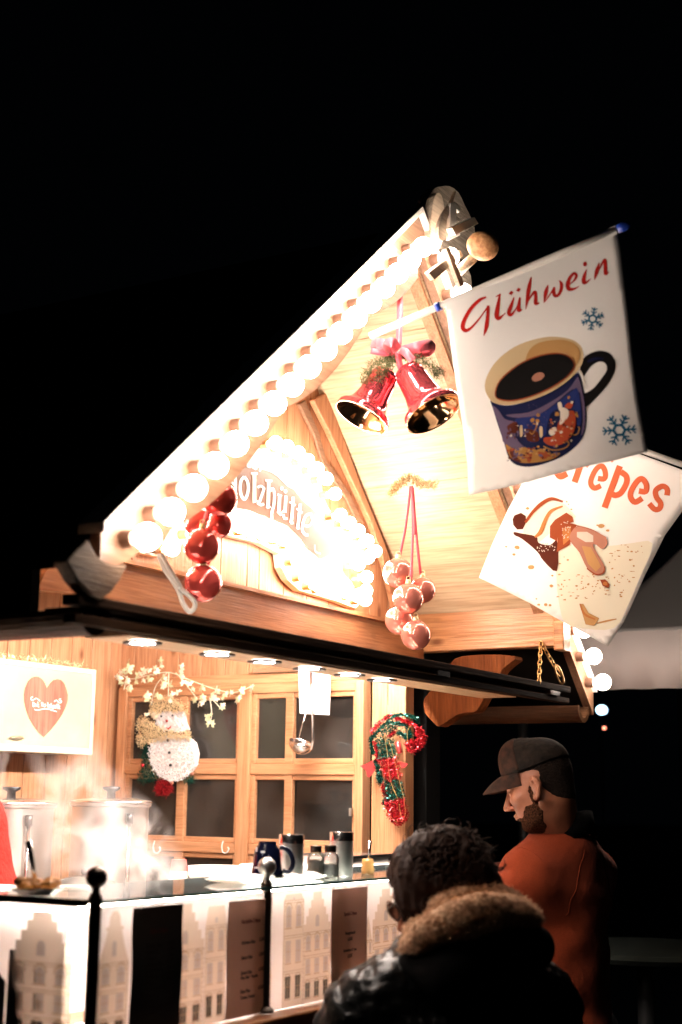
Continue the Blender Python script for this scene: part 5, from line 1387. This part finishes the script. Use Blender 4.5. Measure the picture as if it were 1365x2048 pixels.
def hp(hf, f, s, w_): return hf[0]+hf[1]*f+hf[2]*s+hf[3]*w_
def head_field(hf, nb, h=.003, fem=False):
    C = hf[0]; lo = [min(C[i], nb[i])-.15 for i in range(3)]; hi = [max(C[i], nb[i])+.16 for i in range(3)]
    hi[2] = C.z+.14; lo[2] = nb.z-.03
    F = Field(lo, hi, h); ax = (hf[1], hf[2], hf[3]); P = lambda *a: hp(hf, *a)
    F.ell(P(-.008,0,.028), (.090,.073,.084), ax, .01)
    F.ell(P(.028,0,-.03), (.062,.062,.085), ax, .03)
    F.ell(P(.03,0,-.072), (.05,.046,.038), ax, .02)
    F.ell(P(.062,0,-.100), (.018,.024,.015), ax, .02)
    for s in (-1, 1):
        F.cone(P(-.005,s*.056,-.05), P(.045,s*.03,-.092), .015, .013, .02)      # jaw
        F.ell(P(.062,s*.04,-.022), (.022,.022,.016), ax, .02)                    # cheek
    F.ell(P(.078,0,.022), (.014,.045,.011), ax, .014)
    for s in (-1, 1): F.ell(P(.094,s*.031,-.002), (.016,.016,.011), ax, .012, True)
    for s in (-1, 1): F.ell(P(.073,s*.031,-.003), (.013,.014,.011), ax, .003)
    F.cone(P(.086,0,.008), P(.112,0,-.034), .0075, .0095, .012)
    for s in (-1, 1): F.ell(P(.098,s*.012,-.039), (.011,.008,.007), ax, .006)
    F.ell(P(.089,0,-.062), (.010,.023,.0055), ax, .006); F.ell(P(.086,0,-.071), (.010,.02,.006), ax, .006); F.cone(P(.1,-.02,-.0665), P(.1,.02,-.0665), .0025, None, .003, True)
    F.ell(P(.08,0,-.083), (.012,.02,.006), ax, .008, True)
    for s in (-1, 1):
        ring = [(-.004+.016*math.cos(t)*.85+(.006 if math.sin(t) < 0 else 0), s*(.078+.010*(math.cos(t) < 0)), -.012+.026*math.sin(t)) for t in [R(q) for q in range(60, 331, 22)]]
        pr_ = [P(*q) for q in ring]; F.chain(pr_, [.0055]*len(pr_), .006)
        F.ell(P(-.004,s*.076,-.012), (.014,.006,.021), ax, .006); F.ell(P(.002,s*.085,-.008), (.007,.007,.011), ax, .004, True); F.ell(P(.006,s*.078,-.036), (.008,.006,.01), ax, .006)
    F.cone(P(-.03,0,-.045), Vector(nb), .053, .05, .03); F.cone(P(.0,0,-.075), Vector(nb)+hf[1]*.02, .04, .042, .03)
    return F
def hand_field(wr, d, pn, side=1):
    """palm, four unequal curled fingers and a side thumb; d: direction of the hand, pn: palm normal"""
    d = Vector(d).normalized(); pn = Vector(pn); pn = (pn-d*pn.dot(d)).normalized(); t = d.cross(pn)*side
    F = Field([wr[i]-.2 for i in range(3)], [wr[i]+.2 for i in range(3)], .0035)
    F.cone(wr-d*.06, wr, .028, .026, .01); F.ell(wr+d*.05, (.05,.038,.016), (d, t, pn), .02)
    for i, (o, L) in enumerate([(.030,.068),(.011,.078),(-.009,.073),(-.028,.056)]):
        p = wr+d*(.088-.006*abs(i-1))+t*o; c1 = p+(d*.9+pn*.42).normalized()*L*.42; c2 = c1+(d*.5+pn*.86).normalized()*L*.32; c3 = c2+(d*.1+pn*.99).normalized()*L*.26
        F.chain([p-d*.02, p, c1, c2, c3], [.010,.0095,.0088,.008,.0068], .004)
    q = wr+d*.025+t*.03; F.chain([q, q+(t*.8+d*.6).normalized()*.035, q+(t*.5+d*.85+pn*.3).normalized()*.065, q+(t*.3+d*.8+pn*.6).normalized()*.088], [.014,.012,.010,.008], .008)
    return F
def torso(F, J, off=0, arms=True, legs=False, k=.05):
    nb, ft, st, hip = J['nb'], J['ft'], J['st'], J['hip']; ax = (ft, st, ZV)
    ch = nb.lerp(hip, .33)
    F.ell(nb-ZV*.14, (.092+off,.145+off,.11), ax, k); F.ell(ch+ft*.015, (.105+off,.145+off,.24), ax, k); F.ell(nb.lerp(hip,.68), (.1+off,.15+off,.2), ax, k); F.ell(hip, (.11+off,.165+off,.13), ax, k)
    F.cone(J['sl'], J['sr'], .062+off, None, k+.03); F.cone(nb-ZV*.02, J['sl'], .055+off, .05+off, k+.02); F.cone(nb-ZV*.02, J['sr'], .055+off, .05+off, k+.02)
    if arms:
        for s in 'lr': F.cone(J['s'+s], J['e'+s], .056+off, .043+off, .03); F.cone(J['e'+s], J['w'+s], .043+off, .028+off, .02)
    if legs:
        for s in (1,-1):
            h_ = hip+st*.085*s; F.cone(h_, Vector((h_.x, h_.y, .5))+ft*.02, .085+off, .058+off, .03); F.cone(Vector((h_.x, h_.y, .5))+ft*.02, Vector((h_.x, h_.y, .09)), .058+off, .042+off, .02)
def joints(nb, faz, hipz, hw=.18, lean=0):
    ft = Vector((math.cos(R(faz)), math.sin(R(faz)), 0)); st = ZV.cross(ft)
    J = dict(nb=nb, ft=ft, st=st, hip=Vector((nb.x, nb.y, hipz))-ft*lean, sl=nb+st*hw-ZV*.085+ft*.02, sr=nb-st*hw-ZV*.085+ft*.02)
    return J
def figure(name_lab, C, az, pitch, nb, faz, hipz, skin, hands=True, arm=None, hw=.18, lean=0.0):
    J = joints(nb, faz, hipz, hw, lean)
    if arm: arm(J)
    root = thing('person', name_lab, 'person', Vector((J['hip'].x, J['hip'].y, 0)), 0)
    hf = headf(C, az, pitch); F1 = head_field(hf, nb)
    xs = [J[k] for k in ('sl','sr','el','er','wl','wr','hip','nb')]
    lo = [min(v[i] for v in xs)-.2 for i in range(3)]; hi = [max(v[i] for v in xs)+.2 for i in range(3)]; lo[2] = 0.0; hi[2] = nb.z+.06
    J['lo'], J['hi'] = lo, hi
    F2 = Field(lo, hi, .011); torso(F2, J, -.02, True, True)
    for s in (1,-1):
        h_ = J['hip']+J['st']*.085*s; F2.cone(Vector((h_.x,h_.y,.05))-J['ft']*.04, Vector((h_.x,h_.y,.045))+J['ft']*.13, .042, .032, .03)
    fl_ = [F1, F2]
    if hands:
        for s, sd in (('l',1),('r',-1)): d = (J['w'+s]-J['e'+s]).normalized(); fl_.append(hand_field(J['w'+s], d, -ZV, sd))
    fbuild(fl_, 'body', skin, root)
    return root, J, hf
def skinmat(name, c1, c2):
    m = mat(name, c1, .5, bump=(55,.12,c2)); m.node_tree.nodes['Principled BSDF'].inputs['Subsurface Weight'].default_value = .08; return m
skinmat('skin', (.33,.125,.065), (.28,.1,.052))
mat('hair_dark', (.016,.008,.005), .8, spec=.1, bump=(260,.8,(.006,.004,.003)))
mat('shirt_orange', (.18,.028,.008), .9, spec=.1, sheen=.05, bump=(300,.15,(.145,.021,.006)))
mat('cap_cloth', (.045,.02,.013), .85, spec=.1, bump=(35,.25,(.015,.010,.008))); mat('cap_mesh', (.007,.005,.004), .8, spec=.1, bump=(60,.4,(.017,.012,.009)))
mat('black_cloth', (.004,.0038,.0038), .9, spec=.05, bump=(30,.2)); mat('jeans', (.02,.02,.03), .9)
mat('fleece_red', (.45,.025,.018), .95, spec=.1, bump=(90,.4,(.36,.018,.013)))
mat('puffer', (.0015,.0016,.0016), .28, spec=.16, bump=(35,.5)); mat('fur', (.85,.56,.36), .95, spec=.1, sheen=.2, bump=(120,.6,(.4,.2,.1)))
mat('beard_hair', (.10,.04,.02), .9, spec=.03, bump=(240,1.0,(.02,.009,.005))); mat('brown_hair', (.02,.008,.0045), .6, spec=.08)

# ---------------------------------------------------------------- man in the cap
MD = 4.0
C = PD(1081, 1569, MD)
def arm_m(J):
    J['el'] = J['sl']-ZV*.26+J['ft']*.10+J['st']*.05; J['er'] = J['sr']-ZV*.27+J['ft']*.08
    J['wl'] = J['el']+J['ft']*.2-J['st']*.09+ZV*.06; J['wr'] = J['er']+J['ft']*.2+J['st']*.08+ZV*.06
nbm = PD(1128, 1690, MD+.06)
man, J, hf = figure('man in dark cap and rust orange sweatshirt looking down at the counter end', C, 180-22, 18, nbm, 180-42, nbm.z-.52, 'skin', True, arm_m, .145, .0)
F = Field([v-.03 for v in J['lo']], [v+.03 for v in J['hi']], .008)
torso(F, J, .008); F.noise(.004, 14, 3); F.noise(.0022, 45, 9)
F.half(np.array(J['hip'])-np.array([0,0,.14]), (0,0,-1)); F.cone(nbm+ZV*.035, nbm+ZV*.2, .056, .09, .002, True)
for s in 'lr': F.cone(J['w'+s], J['w'+s]+(J['w'+s]-J['e'+s])*.5, .05, None, .001, True)
Vs, Qs = F.mesh(); fbuild([F], 'sweatshirt', 'shirt_orange', man)
# stitched raglan seams and a back neck seam laid on the cloth
def drape(pts, nrm_dir, r, nm):
    out = []
    for p in pts:
        p = np.array(p); d = Vs-p; k_ = np.argmin((d**2).sum(1)); out.append(Vector(Vs[k_]))
    out = [tuple(q) for q in out]; m_ = MB(); m_.tube(smoothp(out, 3), r, 6); m_.build(nm, 'shirt_orange', man, smooth=True)
for s in (1, -1):
    a0_ = nbm-J['ft']*.10+J['st']*.05*s-ZV*.0; a1_ = J['nb']+J['st']*s*.15-J['ft']*.09-ZV*.2
    drape([a0_.lerp(a1_, t/9)-J['ft']*.04 for t in range(10)], None, .0014, 'seam')
    b0_ = nbm+J['st']*s*.10+ZV*.03+J['ft']*.05; drape([J['s'+('l' if s > 0 else 'r')]+J['st']*s*(.02+.02*math.sin(t))+(J['ft']*math.cos(t)+ZV*math.sin(t))*.09 for t in [R(-20+k*20) for k in range(10)]], None, .0014, 'seam')
F = Field([J['hip'][0]-.3, J['hip'][1]-.3, .05], [J['hip'][0]+.3, J['hip'][1]+.3, J['hip'][2]+.1], .012)
for s in (1,-1):
    h_ = J['hip']+J['st']*.085*s; F.cone(h_, Vector((h_.x,h_.y,.5))+J['ft']*.02, .098, .075, .03); F.cone(Vector((h_.x,h_.y,.5))+J['ft']*.02, Vector((h_.x,h_.y,.1)), .075, .07, .03)
F.ell(J['hip'], (.12,.175,.13), (J['ft'], J['st'], ZV), .03); fbuild([F], 'trousers', 'jeans', man)
for s in (1,-1):
    h_ = J['hip']+J['st']*.085*s; m = MB(); c = Vector((h_.x,h_.y,.045))+J['ft']*.045; m.sphere(c, 1, 20, 12, (.145,.056,.06), Matrix.Rotation(math.atan2(J['ft'].y, J['ft'].x), 3, 'Z')); m.build('shoe', 'black_cloth', man, smooth=True)
# stand-up dark collar
m = MB(); cc = nbm+ZV*.02-hf[1]*.004; ring = []
for k in range(28):
    t = 2*math.pi*k/28; dz = -.04*math.cos(t); ring.append(cc+J['ft']*.078*math.cos(t)+J['st']*.074*math.sin(t)+ZV*dz)
vs = []; fs = []
for k, p in enumerate(ring):
    o_ = (p-cc); o_.z = 0; o_.normalize()
    up_ = .035
    vs += [p-ZV*.03+o_*.012, p+ZV*up_+o_*.001, p+ZV*up_-o_*.006, p-ZV*.03-o_*.004]
for k in range(28):
    a_, b_ = 4*k, 4*((k+1) % 28)
    for q in range(4): fs.append((a_+q, b_+q, b_+(q+1) % 4, a_+(q+1) % 4))
m.add(vs, fs); m.build('collar', 'black_cloth', man, smooth=True)
# short back hair and beard
P = lambda *a: hp(hf, *a)
def shell(hf, nb, off, keep, cuts, amp=.0012, nm='hair', mt='hair_dark', par=None):
    G_f = head_field(hf, nb, .003); G_f.F = G_f.F - off; G_f.noise(amp, 260, 2)
    K_ = Field(G_f.lo, G_f.lo+(G_f.n-1)*G_f.h, .003); K_.F = np.full(G_f.n, .5, dtype=np.float32); K_.n = G_f.n; K_.ax = G_f.ax
    for c_, r_ in keep: K_.ell(c_, r_, (hf[1], hf[2], hf[3]), .01)
    for c_, r_ in cuts: K_.ell(c_, r_, (hf[1], hf[2], hf[3]), .006, True)
    K_.noise(.002, 120, 5); G_f.F = np.maximum(G_f.F, K_.F); return fbuild([G_f], nm, mt, par)
shell(hf, nbm, .0022, [(P(-.07,0,.01), (.075,.095,.075)), (P(-.02,0,.065), (.1,.09,.05))], [], par=man)
shell(hf, nbm, .0014, [(P(.055,0,-.098), (.06,.065,.034)), (P(.03,.05,-.072), (.03,.03,.026)), (P(.03,-.05,-.072), (.03,.03,.026)), (P(.014,.07,-.035), (.009,.02,.036)), (P(.1,0,-.053), (.02,.03,.006))], [(P(.1,0,-.067), (.03,.018,.007)), (P(.0,0,-.16), (.1,.1,.035))], .0009, 'beard', 'beard_hair', par=man)
# cap
F = Field([C[i]-.2 for i in range(3)], [C[i]+.2 for i in range(3)], .003)
ax = (hf[1], hf[2], hf[3])
F.ell(P(-.004,0,.052), (.097,.081,.076), ax, .01); F.ell(P(.04,0,.092), (.044,.054,.046), ax, .035); F.half(np.array(P(0,0,.044)), tuple(-(hf[3]*.995+hf[1]*.06)))
F.ell(P(-.004,0,.045), (.092,.076,.07), ax, .002, True)
cap = fbuild([F], 'cap', 'cap_mesh', man)
F = Field([C[i]-.2 for i in range(3)], [C[i]+.2 for i in range(3)], .003)
F.ell(P(-.004,0,.052), (.0985,.0825,.0775), ax, .01); F.ell(P(.04,0,.092), (.0455,.0555,.0475), ax, .035); F.half(np.array(P(.025,0,0)), tuple(-hf[1])); F.half(np.array(P(0,0,.048)), tuple(-hf[3])); F.ell(P(-.004,0,.05), (.093,.077,.072), ax, .002, True)
fbuild([F], 'front_panel', 'cap_cloth', cap)
m = MB(); vs, fs = [], []; nu, nv = 18, 8
for lay in (0, 1):
    for i in range(nu+1):
        for j in range(nv+1):
            u = -1+2*i/nu; v = j/nv; fx = .086*math.sqrt(max(0, 1-(u*.92)**2))+.0; L = .080*math.sqrt(max(0.0004, 1-u*u))
            vs.append(P(fx+L*v-.002, u*.077*(1-.12*v), .056-.014*u*u-.024*v*v-.0035*lay-.008*v))
off_ = (nu+1)*(nv+1)
for i in range(nu):
    for j in range(nv):
        k = i*(nv+1)+j; fs.append((k, k+nv+1, k+nv+2, k+1)); fs.append((off_+k+1, off_+k+nv+2, off_+k+nv+1, off_+k))
for i in range(nu): k = i*(nv+1)+nv; fs.append((k, k+nv+1, off_+k+nv+1, off_+k))
m.add(vs, fs); m.build('brim', 'cap_cloth', cap, smooth=True, autos=50)
m = MB(); m.sphere(P(.01,0,.137), .006, 12, 8, (1,1,.5)); m.build('top_button', 'cap_cloth', cap, smooth=True)

# ---------------------------------------------------------------- woman with the fur hood, seen from behind
WD = 2.95
C = PD(878, 1772, WD)
def arm_w(J):
    J['sl'] = J['sl']-ZV*.035; J['sr'] = J['sr']-ZV*.03
    J['el'] = J['sl']-ZV*.25+J['ft']*.12+J['st']*.06; J['er'] = J['sr']-ZV*.27+J['ft']*.06-J['st']*.03
    J['wl'] = J['el']+J['ft']*.2-J['st']*.05+ZV*.05; J['wr'] = J['er']+J['ft']*.2+J['st']*.1
nbw = PD(915, 1905, WD-.03)
wom, J, hf = figure('person with curly dark hair and glasses in a black puffer jacket with beige fur hood', C, 180-26, 30, nbw, 180-72, nbw.z-.5, 'skin', True, arm_w, .175, -.02)
P = lambda *a: hp(hf, *a)
F = Field([C[i]-.24 for i in range(3)], [C[i]+.24 for i in range(3)], .005); ax = (hf[1], hf[2], hf[3])
F.ell(P(-.02,0,.025), (.092,.084,.084), ax, .03); F.ell(P(-.05,0,-.03), (.07,.084,.08), ax, .03); F.ell(P(.01,0,.055), (.075,.07,.05), ax, .03)
F.ell(P(.012,.07,-.01), (.06,.034,.075), ax, .02); F.ell(P(.012,-.07,-.01), (.06,.034,.075), ax, .02)
F.noise(.005, 60, 8); hair = fbuild([F], 'hair', 'brown_hair', wom)
rg_ = random.Random(31); m = MB()
for i in range(1100):
    th = rg_.uniform(0, 2*math.pi); ph = math.acos(rg_.uniform(-.75, 1)); d = Vector((math.sin(ph)*math.cos(th), math.sin(ph)*math.sin(th), math.cos(ph)))
    if d.x > .55 and d.z < .35: continue
    p0_ = P(-.02+d.x*.084, d.y*.082, .015+d.z*.082); t1 = (hf[2]*rg_.gauss(0,1)+hf[3]*rg_.gauss(-.6,.7)+hf[1]*rg_.gauss(0,1)).normalized(); nrm = (p0_-P(-.02,0,.02)).normalized(); t1 = (t1-nrm*t1.dot(nrm)*.7).normalized(); bi = t1.cross(nrm)
    r_ = rg_.uniform(.004,.010); L = rg_.uniform(.03,.07); fr = rg_.uniform(6, 12); pp_ = []
    for k in range(9):
        u = k/8; pp_.append(p0_+t1*L*u+nrm*(.004+.012*u*(1-u)+r_*math.sin(u*fr)*.7)+bi*r_*math.cos(u*fr))
    m.tube(pp_, [.0022,.0024,.0024,.0022,.002,.0017,.0014,.001,.0004], 4)
m.build('curls', 'brown_hair', hair, smooth=True)
# glasses
m = MB()
for s in (-1, 1): m.tube([P(.098, s*.034+.024*math.cos(t), -.002+.019*math.sin(t)) for t in [2*math.pi*k/20 for k in range(20)]], .0018, 6, closed=True)
m.tube([P(.1,-.01,.002), P(.103,0,.005), P(.1,.01,.002)], .0016, 6)
for s in (-1, 1): m.tube([P(.097,s*.058,.004), P(.05,s*.076,.004), P(-.01,s*.082,.0)], .0018, 6)
m.build('glasses', 'dark_steel', wom, smooth=True)
m = MB()
for s in (-1, 1): m.lathe([(0,.0005),(.023,.0005),(.023,-.0005),(0,-.0005)], P(.0985,s*.034,-.002), hf[1], 20)
m.build('lenses', 'clear_glass', wom)
# fur hood lying on the shoulders
hd = WD-.16
def roll(F, pts, k=.02): F.chain([PD(x, y, d) for x, y, d, r in pts], [r for *_, r in pts], k)
F = Field([PD(780,1950,hd-.2).x-.1, hd-.3, PD(900,1990,hd).z-.1], [PD(1100,1750,hd+.2).x+.12, hd+.35, PD(900,1740,hd).z+.12], .005)
roll(F, smoothp([(822,1868,hd+.10,.016),(862,1828,hd+.08,.021),(915,1800,hd+.06,.023),(970,1790,hd+.08,.021),(1015,1798,hd+.12,.018),(1045,1812,hd+.15,.014)], 3), .012)
roll(F, smoothp([(812,1893,hd+.05,.012),(850,1872,hd+.0,.027),(905,1845,hd-.02,.036),(965,1826,hd-.02,.034),(1020,1823,hd+.02,.028),(1066,1836,hd+.09,.018)], 3), .012)
F.noise(.0035, 90, 4)
hood = fbuild([F], 'fur_hood', 'fur', wom)
V, Q = F.mesh(); cen = V.mean(0); m = MB(); idx_ = np.random.RandomState(1).choice(len(V), 9000)
for i in idx_:
    p = Vector(V[i]); d = (p-Vector(cen)).normalized()+Vector([rg_.gauss(0,.5) for _ in range(3)]); d.normalize(); s = d.orthogonal().normalized()*.0007; m.add([p-s, p+s, p+d*rg_.uniform(.005,.012)], [(0,1,2)])
m.build('fur_hair', 'fur', hood)
# puffer jacket
F = Field([J['lo'][0]-.06, J['lo'][1]-.06, J['hip'].z-.2], [J['hi'][0]+.06, J['hi'][1]+.06, nbw.z+.1], .008)
torso(F, J, .02, False); 
ch = J['nb'].lerp(J['hip'], .3)
for k in range(8):
    z = J['nb'].z-.05-k*.075; F.ell(Vector((J['nb'].x, J['nb'].y, z)), (.145,.2 if k else .13,.045), (J['ft'], J['st'], ZV), .012)
for s in 'lr':
    a_, b_ = J['s'+s]+ZV*.0, J['e'+s]; sg_ = 1 if s == 'l' else -1
    for k in range(6):
        c_ = a_.lerp(b_, -.05+k/5.2); F.ell(c_+J['st']*sg_*.01, (.088,.088,.04), ((b_-a_).orthogonal().normalized(), (b_-a_).normalized().cross((b_-a_).orthogonal().normalized()), (b_-a_).normalized()), .008)
    for k in range(4):
        c_ = b_.lerp(J['w'+s], k/3.6); F.ell(c_, (.07,.07,.04), ((b_-J['w'+s]).orthogonal().normalized(), (b_-J['w'+s]).normalized().cross((b_-J['w'+s]).orthogonal().normalized()), (b_-J['w'+s]).normalized()), .008)
F.noise(.006, 38, 12); F.noise(.002, 120, 13)
F.half(np.array(J['hip'])-np.array([0,0,.15]), (0,0,-1))
fbuild([F], 'jacket', 'puffer', wom)
# dark hood shell below the fur
F = Field([PD(780,1950,hd).x-.15, hd-.3, PD(900,2048,hd).z-.1], [PD(1100,1750,hd).x+.15, hd+.4, PD(900,1740,hd).z+.1], .008)
F.chain([PD(840,1935,hd+.06), PD(920,1945,hd+.0), PD(1010,1925,hd+.03), PD(1065,1895,hd+.1)], [.045,.065,.06,.045], .03); fbuild([F], 'hood_shell', 'black_cloth', wom)
F = Field([J['hip'][0]-.3, J['hip'][1]-.3, .05], [J['hip'][0]+.3, J['hip'][1]+.3, J['hip'][2]+.1], .012)
for s in (1,-1):
    h_ = J['hip']+J['st']*.085*s; F.cone(h_, Vector((h_.x,h_.y,.5))+J['ft']*.02, .095, .072, .03); F.cone(Vector((h_.x,h_.y,.5))+J['ft']*.02, Vector((h_.x,h_.y,.1)), .072, .062, .03)
fbuild([F], 'trousers', 'jeans', wom)

# ---------------------------------------------------------------- vendor in red, at the left edge
VD = 3.55
C = PD(-235, 1480, VD); nbv = PD(-227, 1575, VD+.03)
def arm_v(J):
    J['el'] = J['sl']-ZV*.24+J['st']*.07+J['ft']*.05; J['er'] = J['sr']-ZV*.26+J['ft']*.1
    J['wl'] = J['el']+J['ft']*.2+ZV*-.06; J['wr'] = J['er']+J['ft']*.24-ZV*.04
ven, J, hf = figure('vendor in a red fleece whose arm shows at the left edge behind the counter', C, -55, 15, nbv, -60, nbv.z-.5, 'skin', True, arm_v, .19, .0)
F = Field([v-.04 for v in J['lo']], [v+.04 for v in J['hi']], .009)
torso(F, J, .028); F.cone(J['sl'], J['el'], .085, .078, .04); F.noise(.006, 18, 6); F.half(np.array(J['hip'])-np.array([0,0,.16]), (0,0,-1)); F.cone(nbv+ZV*.03, nbv+ZV*.2, .066, .09, .002, True)
for s in 'lr': F.cone(J['w'+s], J['w'+s]+(J['w'+s]-J['e'+s])*.5, .06, None, .001, True)
fbuild([F], 'fleece', 'fleece_red', ven)
F = Field([J['hip'][0]-.3, J['hip'][1]-.3, .05], [J['hip'][0]+.3, J['hip'][1]+.3, J['hip'][2]+.1], .012)
for s in (1,-1):
    h_ = J['hip']+J['st']*.085*s; F.cone(h_, Vector((h_.x,h_.y,.1)), .1, .07, .03)
fbuild([F], 'trousers', 'jeans', ven)
shell(hf, nbv, .006, [(P(0,0,0),(.001,.001,.001)), (hp(hf,-.06,0,.03), (.09,.1,.1)), (hp(hf,-.0,0,.09), (.1,.09,.06))], [], .002, 'hair', 'brown_hair', ven)

# ================================================================ BEYOND THE HUT
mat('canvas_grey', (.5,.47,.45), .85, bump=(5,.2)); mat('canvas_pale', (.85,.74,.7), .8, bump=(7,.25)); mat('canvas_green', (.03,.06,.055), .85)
tent = thing('market_tent', 'pale canvas tent roof with a straight valance behind the hut, at the right edge', 'tent', Vector((2.6, 7.2, 0)), 0)
T = lambda x, y, d: PD(x, y, d)
e0, e1, e2 = T(1040,1383,5.6), T(1500,1385,5.2), T(1650,1385,8.6); z_b = e0.z; z_t = T(1235,1265,5.45).z
def vz(p, z): return Vector((p.x, p.y, z))
m = MB(); n = 24
pa, pb_ = vz(e0, 0), vz(e1, 0); nr = Vector((pb_.y-pa.y, -(pb_.x-pa.x), 0)).normalized()
vs = []
for i in range(n+1):
    p = pa.lerp(pb_, i/n); w0 = .012*math.sin(i*1.1); w1 = .02*math.sin(i*1.7+.5)
    vs += [vz(p+nr*w0*.3, z_t), vz(p+nr*w1, z_b)]
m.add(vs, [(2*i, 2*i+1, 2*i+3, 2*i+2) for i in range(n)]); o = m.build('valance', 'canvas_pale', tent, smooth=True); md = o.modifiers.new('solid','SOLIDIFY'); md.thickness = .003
apex = T(1165, 1190, 7.0); ap = Vector(((pa.x+pb_.x)/2-.35, pa.y+1.3, apex.z+.15))
back0, back1 = pa-nr*2.6, pb_-nr*2.6
m = MB(); q = [vz(pa, z_t), vz(pb_, z_t), vz(back1, z_t), vz(back0, z_t)]; ap = vz((pa+pb_+back0+back1)/4, z_t+.62)
for i in range(4):
    p0_, p1_ = q[i], q[(i+1) % 4]; g_ = 8; vs = []
    for a_ in range(g_+1):
        for b_ in range(g_+1):
            u, v = a_/g_, b_/g_; e_ = p0_.lerp(p1_, u); c_ = e_.lerp(ap, v); c_.z -= .12*math.sin(math.pi*v)*(1-.3*v); vs.append(c_)
    m.add(vs, [(a_*(g_+1)+b_, (a_+1)*(g_+1)+b_, (a_+1)*(g_+1)+b_+1, a_*(g_+1)+b_+1) for a_ in range(g_) for b_ in range(g_)])
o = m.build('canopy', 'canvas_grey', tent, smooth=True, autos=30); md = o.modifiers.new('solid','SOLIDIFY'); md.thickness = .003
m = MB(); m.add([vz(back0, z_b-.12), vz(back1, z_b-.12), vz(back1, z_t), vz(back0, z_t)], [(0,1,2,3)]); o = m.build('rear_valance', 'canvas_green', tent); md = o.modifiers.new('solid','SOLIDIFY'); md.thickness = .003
for p in (pa, pb_, back0, back1):
    m = MB(); m.tube([vz(p,0)-nr*.03, vz(p,z_t)-nr*.03], .02, 10); m.build('leg', 'black_metal', tent, smooth=True)
# bistro table behind the man
mat('table_green', (.010,.012,.010), .9, spec=.05, bump=(20,.1))
tp_ = PD(1290, 1893, 5.2); tab = thing('bistro_table', 'round dark standing table at the right edge behind the man', 'table', Vector((tp_.x, tp_.y, 0)), 0)
m = MB(); m.lathe([(0,tp_.z-.03),(.34,tp_.z-.03),(.35,tp_.z-.015),(.34,tp_.z),(0,tp_.z)], Vector((tp_.x,tp_.y,0)), (0,0,1), 48); m.build('table_top', 'table_green', tab, smooth=True, autos=35)
m = MB(); m.lathe([(0,0),(.25,0),(.25,.015),(.04,.03),(.03,.05),(.03,tp_.z-.031)], Vector((tp_.x,tp_.y,0)), (0,0,1), 32); m.build('pedestal', 'black_metal', tab, smooth=True, autos=35)
# distant lamps
def lampt(x, y, d, r, col, es, lab, nm):
    mat(nm+'_glow', (1,1,1), .4, emis=col, es=es); c = PD(x, y, d)
    t = thing(nm, lab, 'lamp', Vector((c.x, c.y, 0)), 0)
    m = MB(); m.sphere(c, r, 20, 12, (1,.6,.8)); m.build('lamp_head', nm+'_glow', t, smooth=True)
    m = MB(); m.tube([Vector((c.x+.0, c.y+.06, 0)), Vector((c.x, c.y+.06, c.z+r)), Vector((c.x, c.y, c.z+r*.75))], r*.16, 8); m.build('pole', 'black_metal', t, smooth=True)
lampt(1204, 1420, 14, .05, (.5,.8,1), 4, 'distant bluish white street lamp under the tent edge', 'street_lamp')
lampt(1209, 1456, 12, .012, (1,.25,.15), 3, 'tiny distant red lamp below the bluish street lamp', 'red_lamp')
lampt(851, 1504, 9, .010, (.15,.2,1), 12, 'tiny distant blue lamp beside the candy cane', 'blue_lamp')
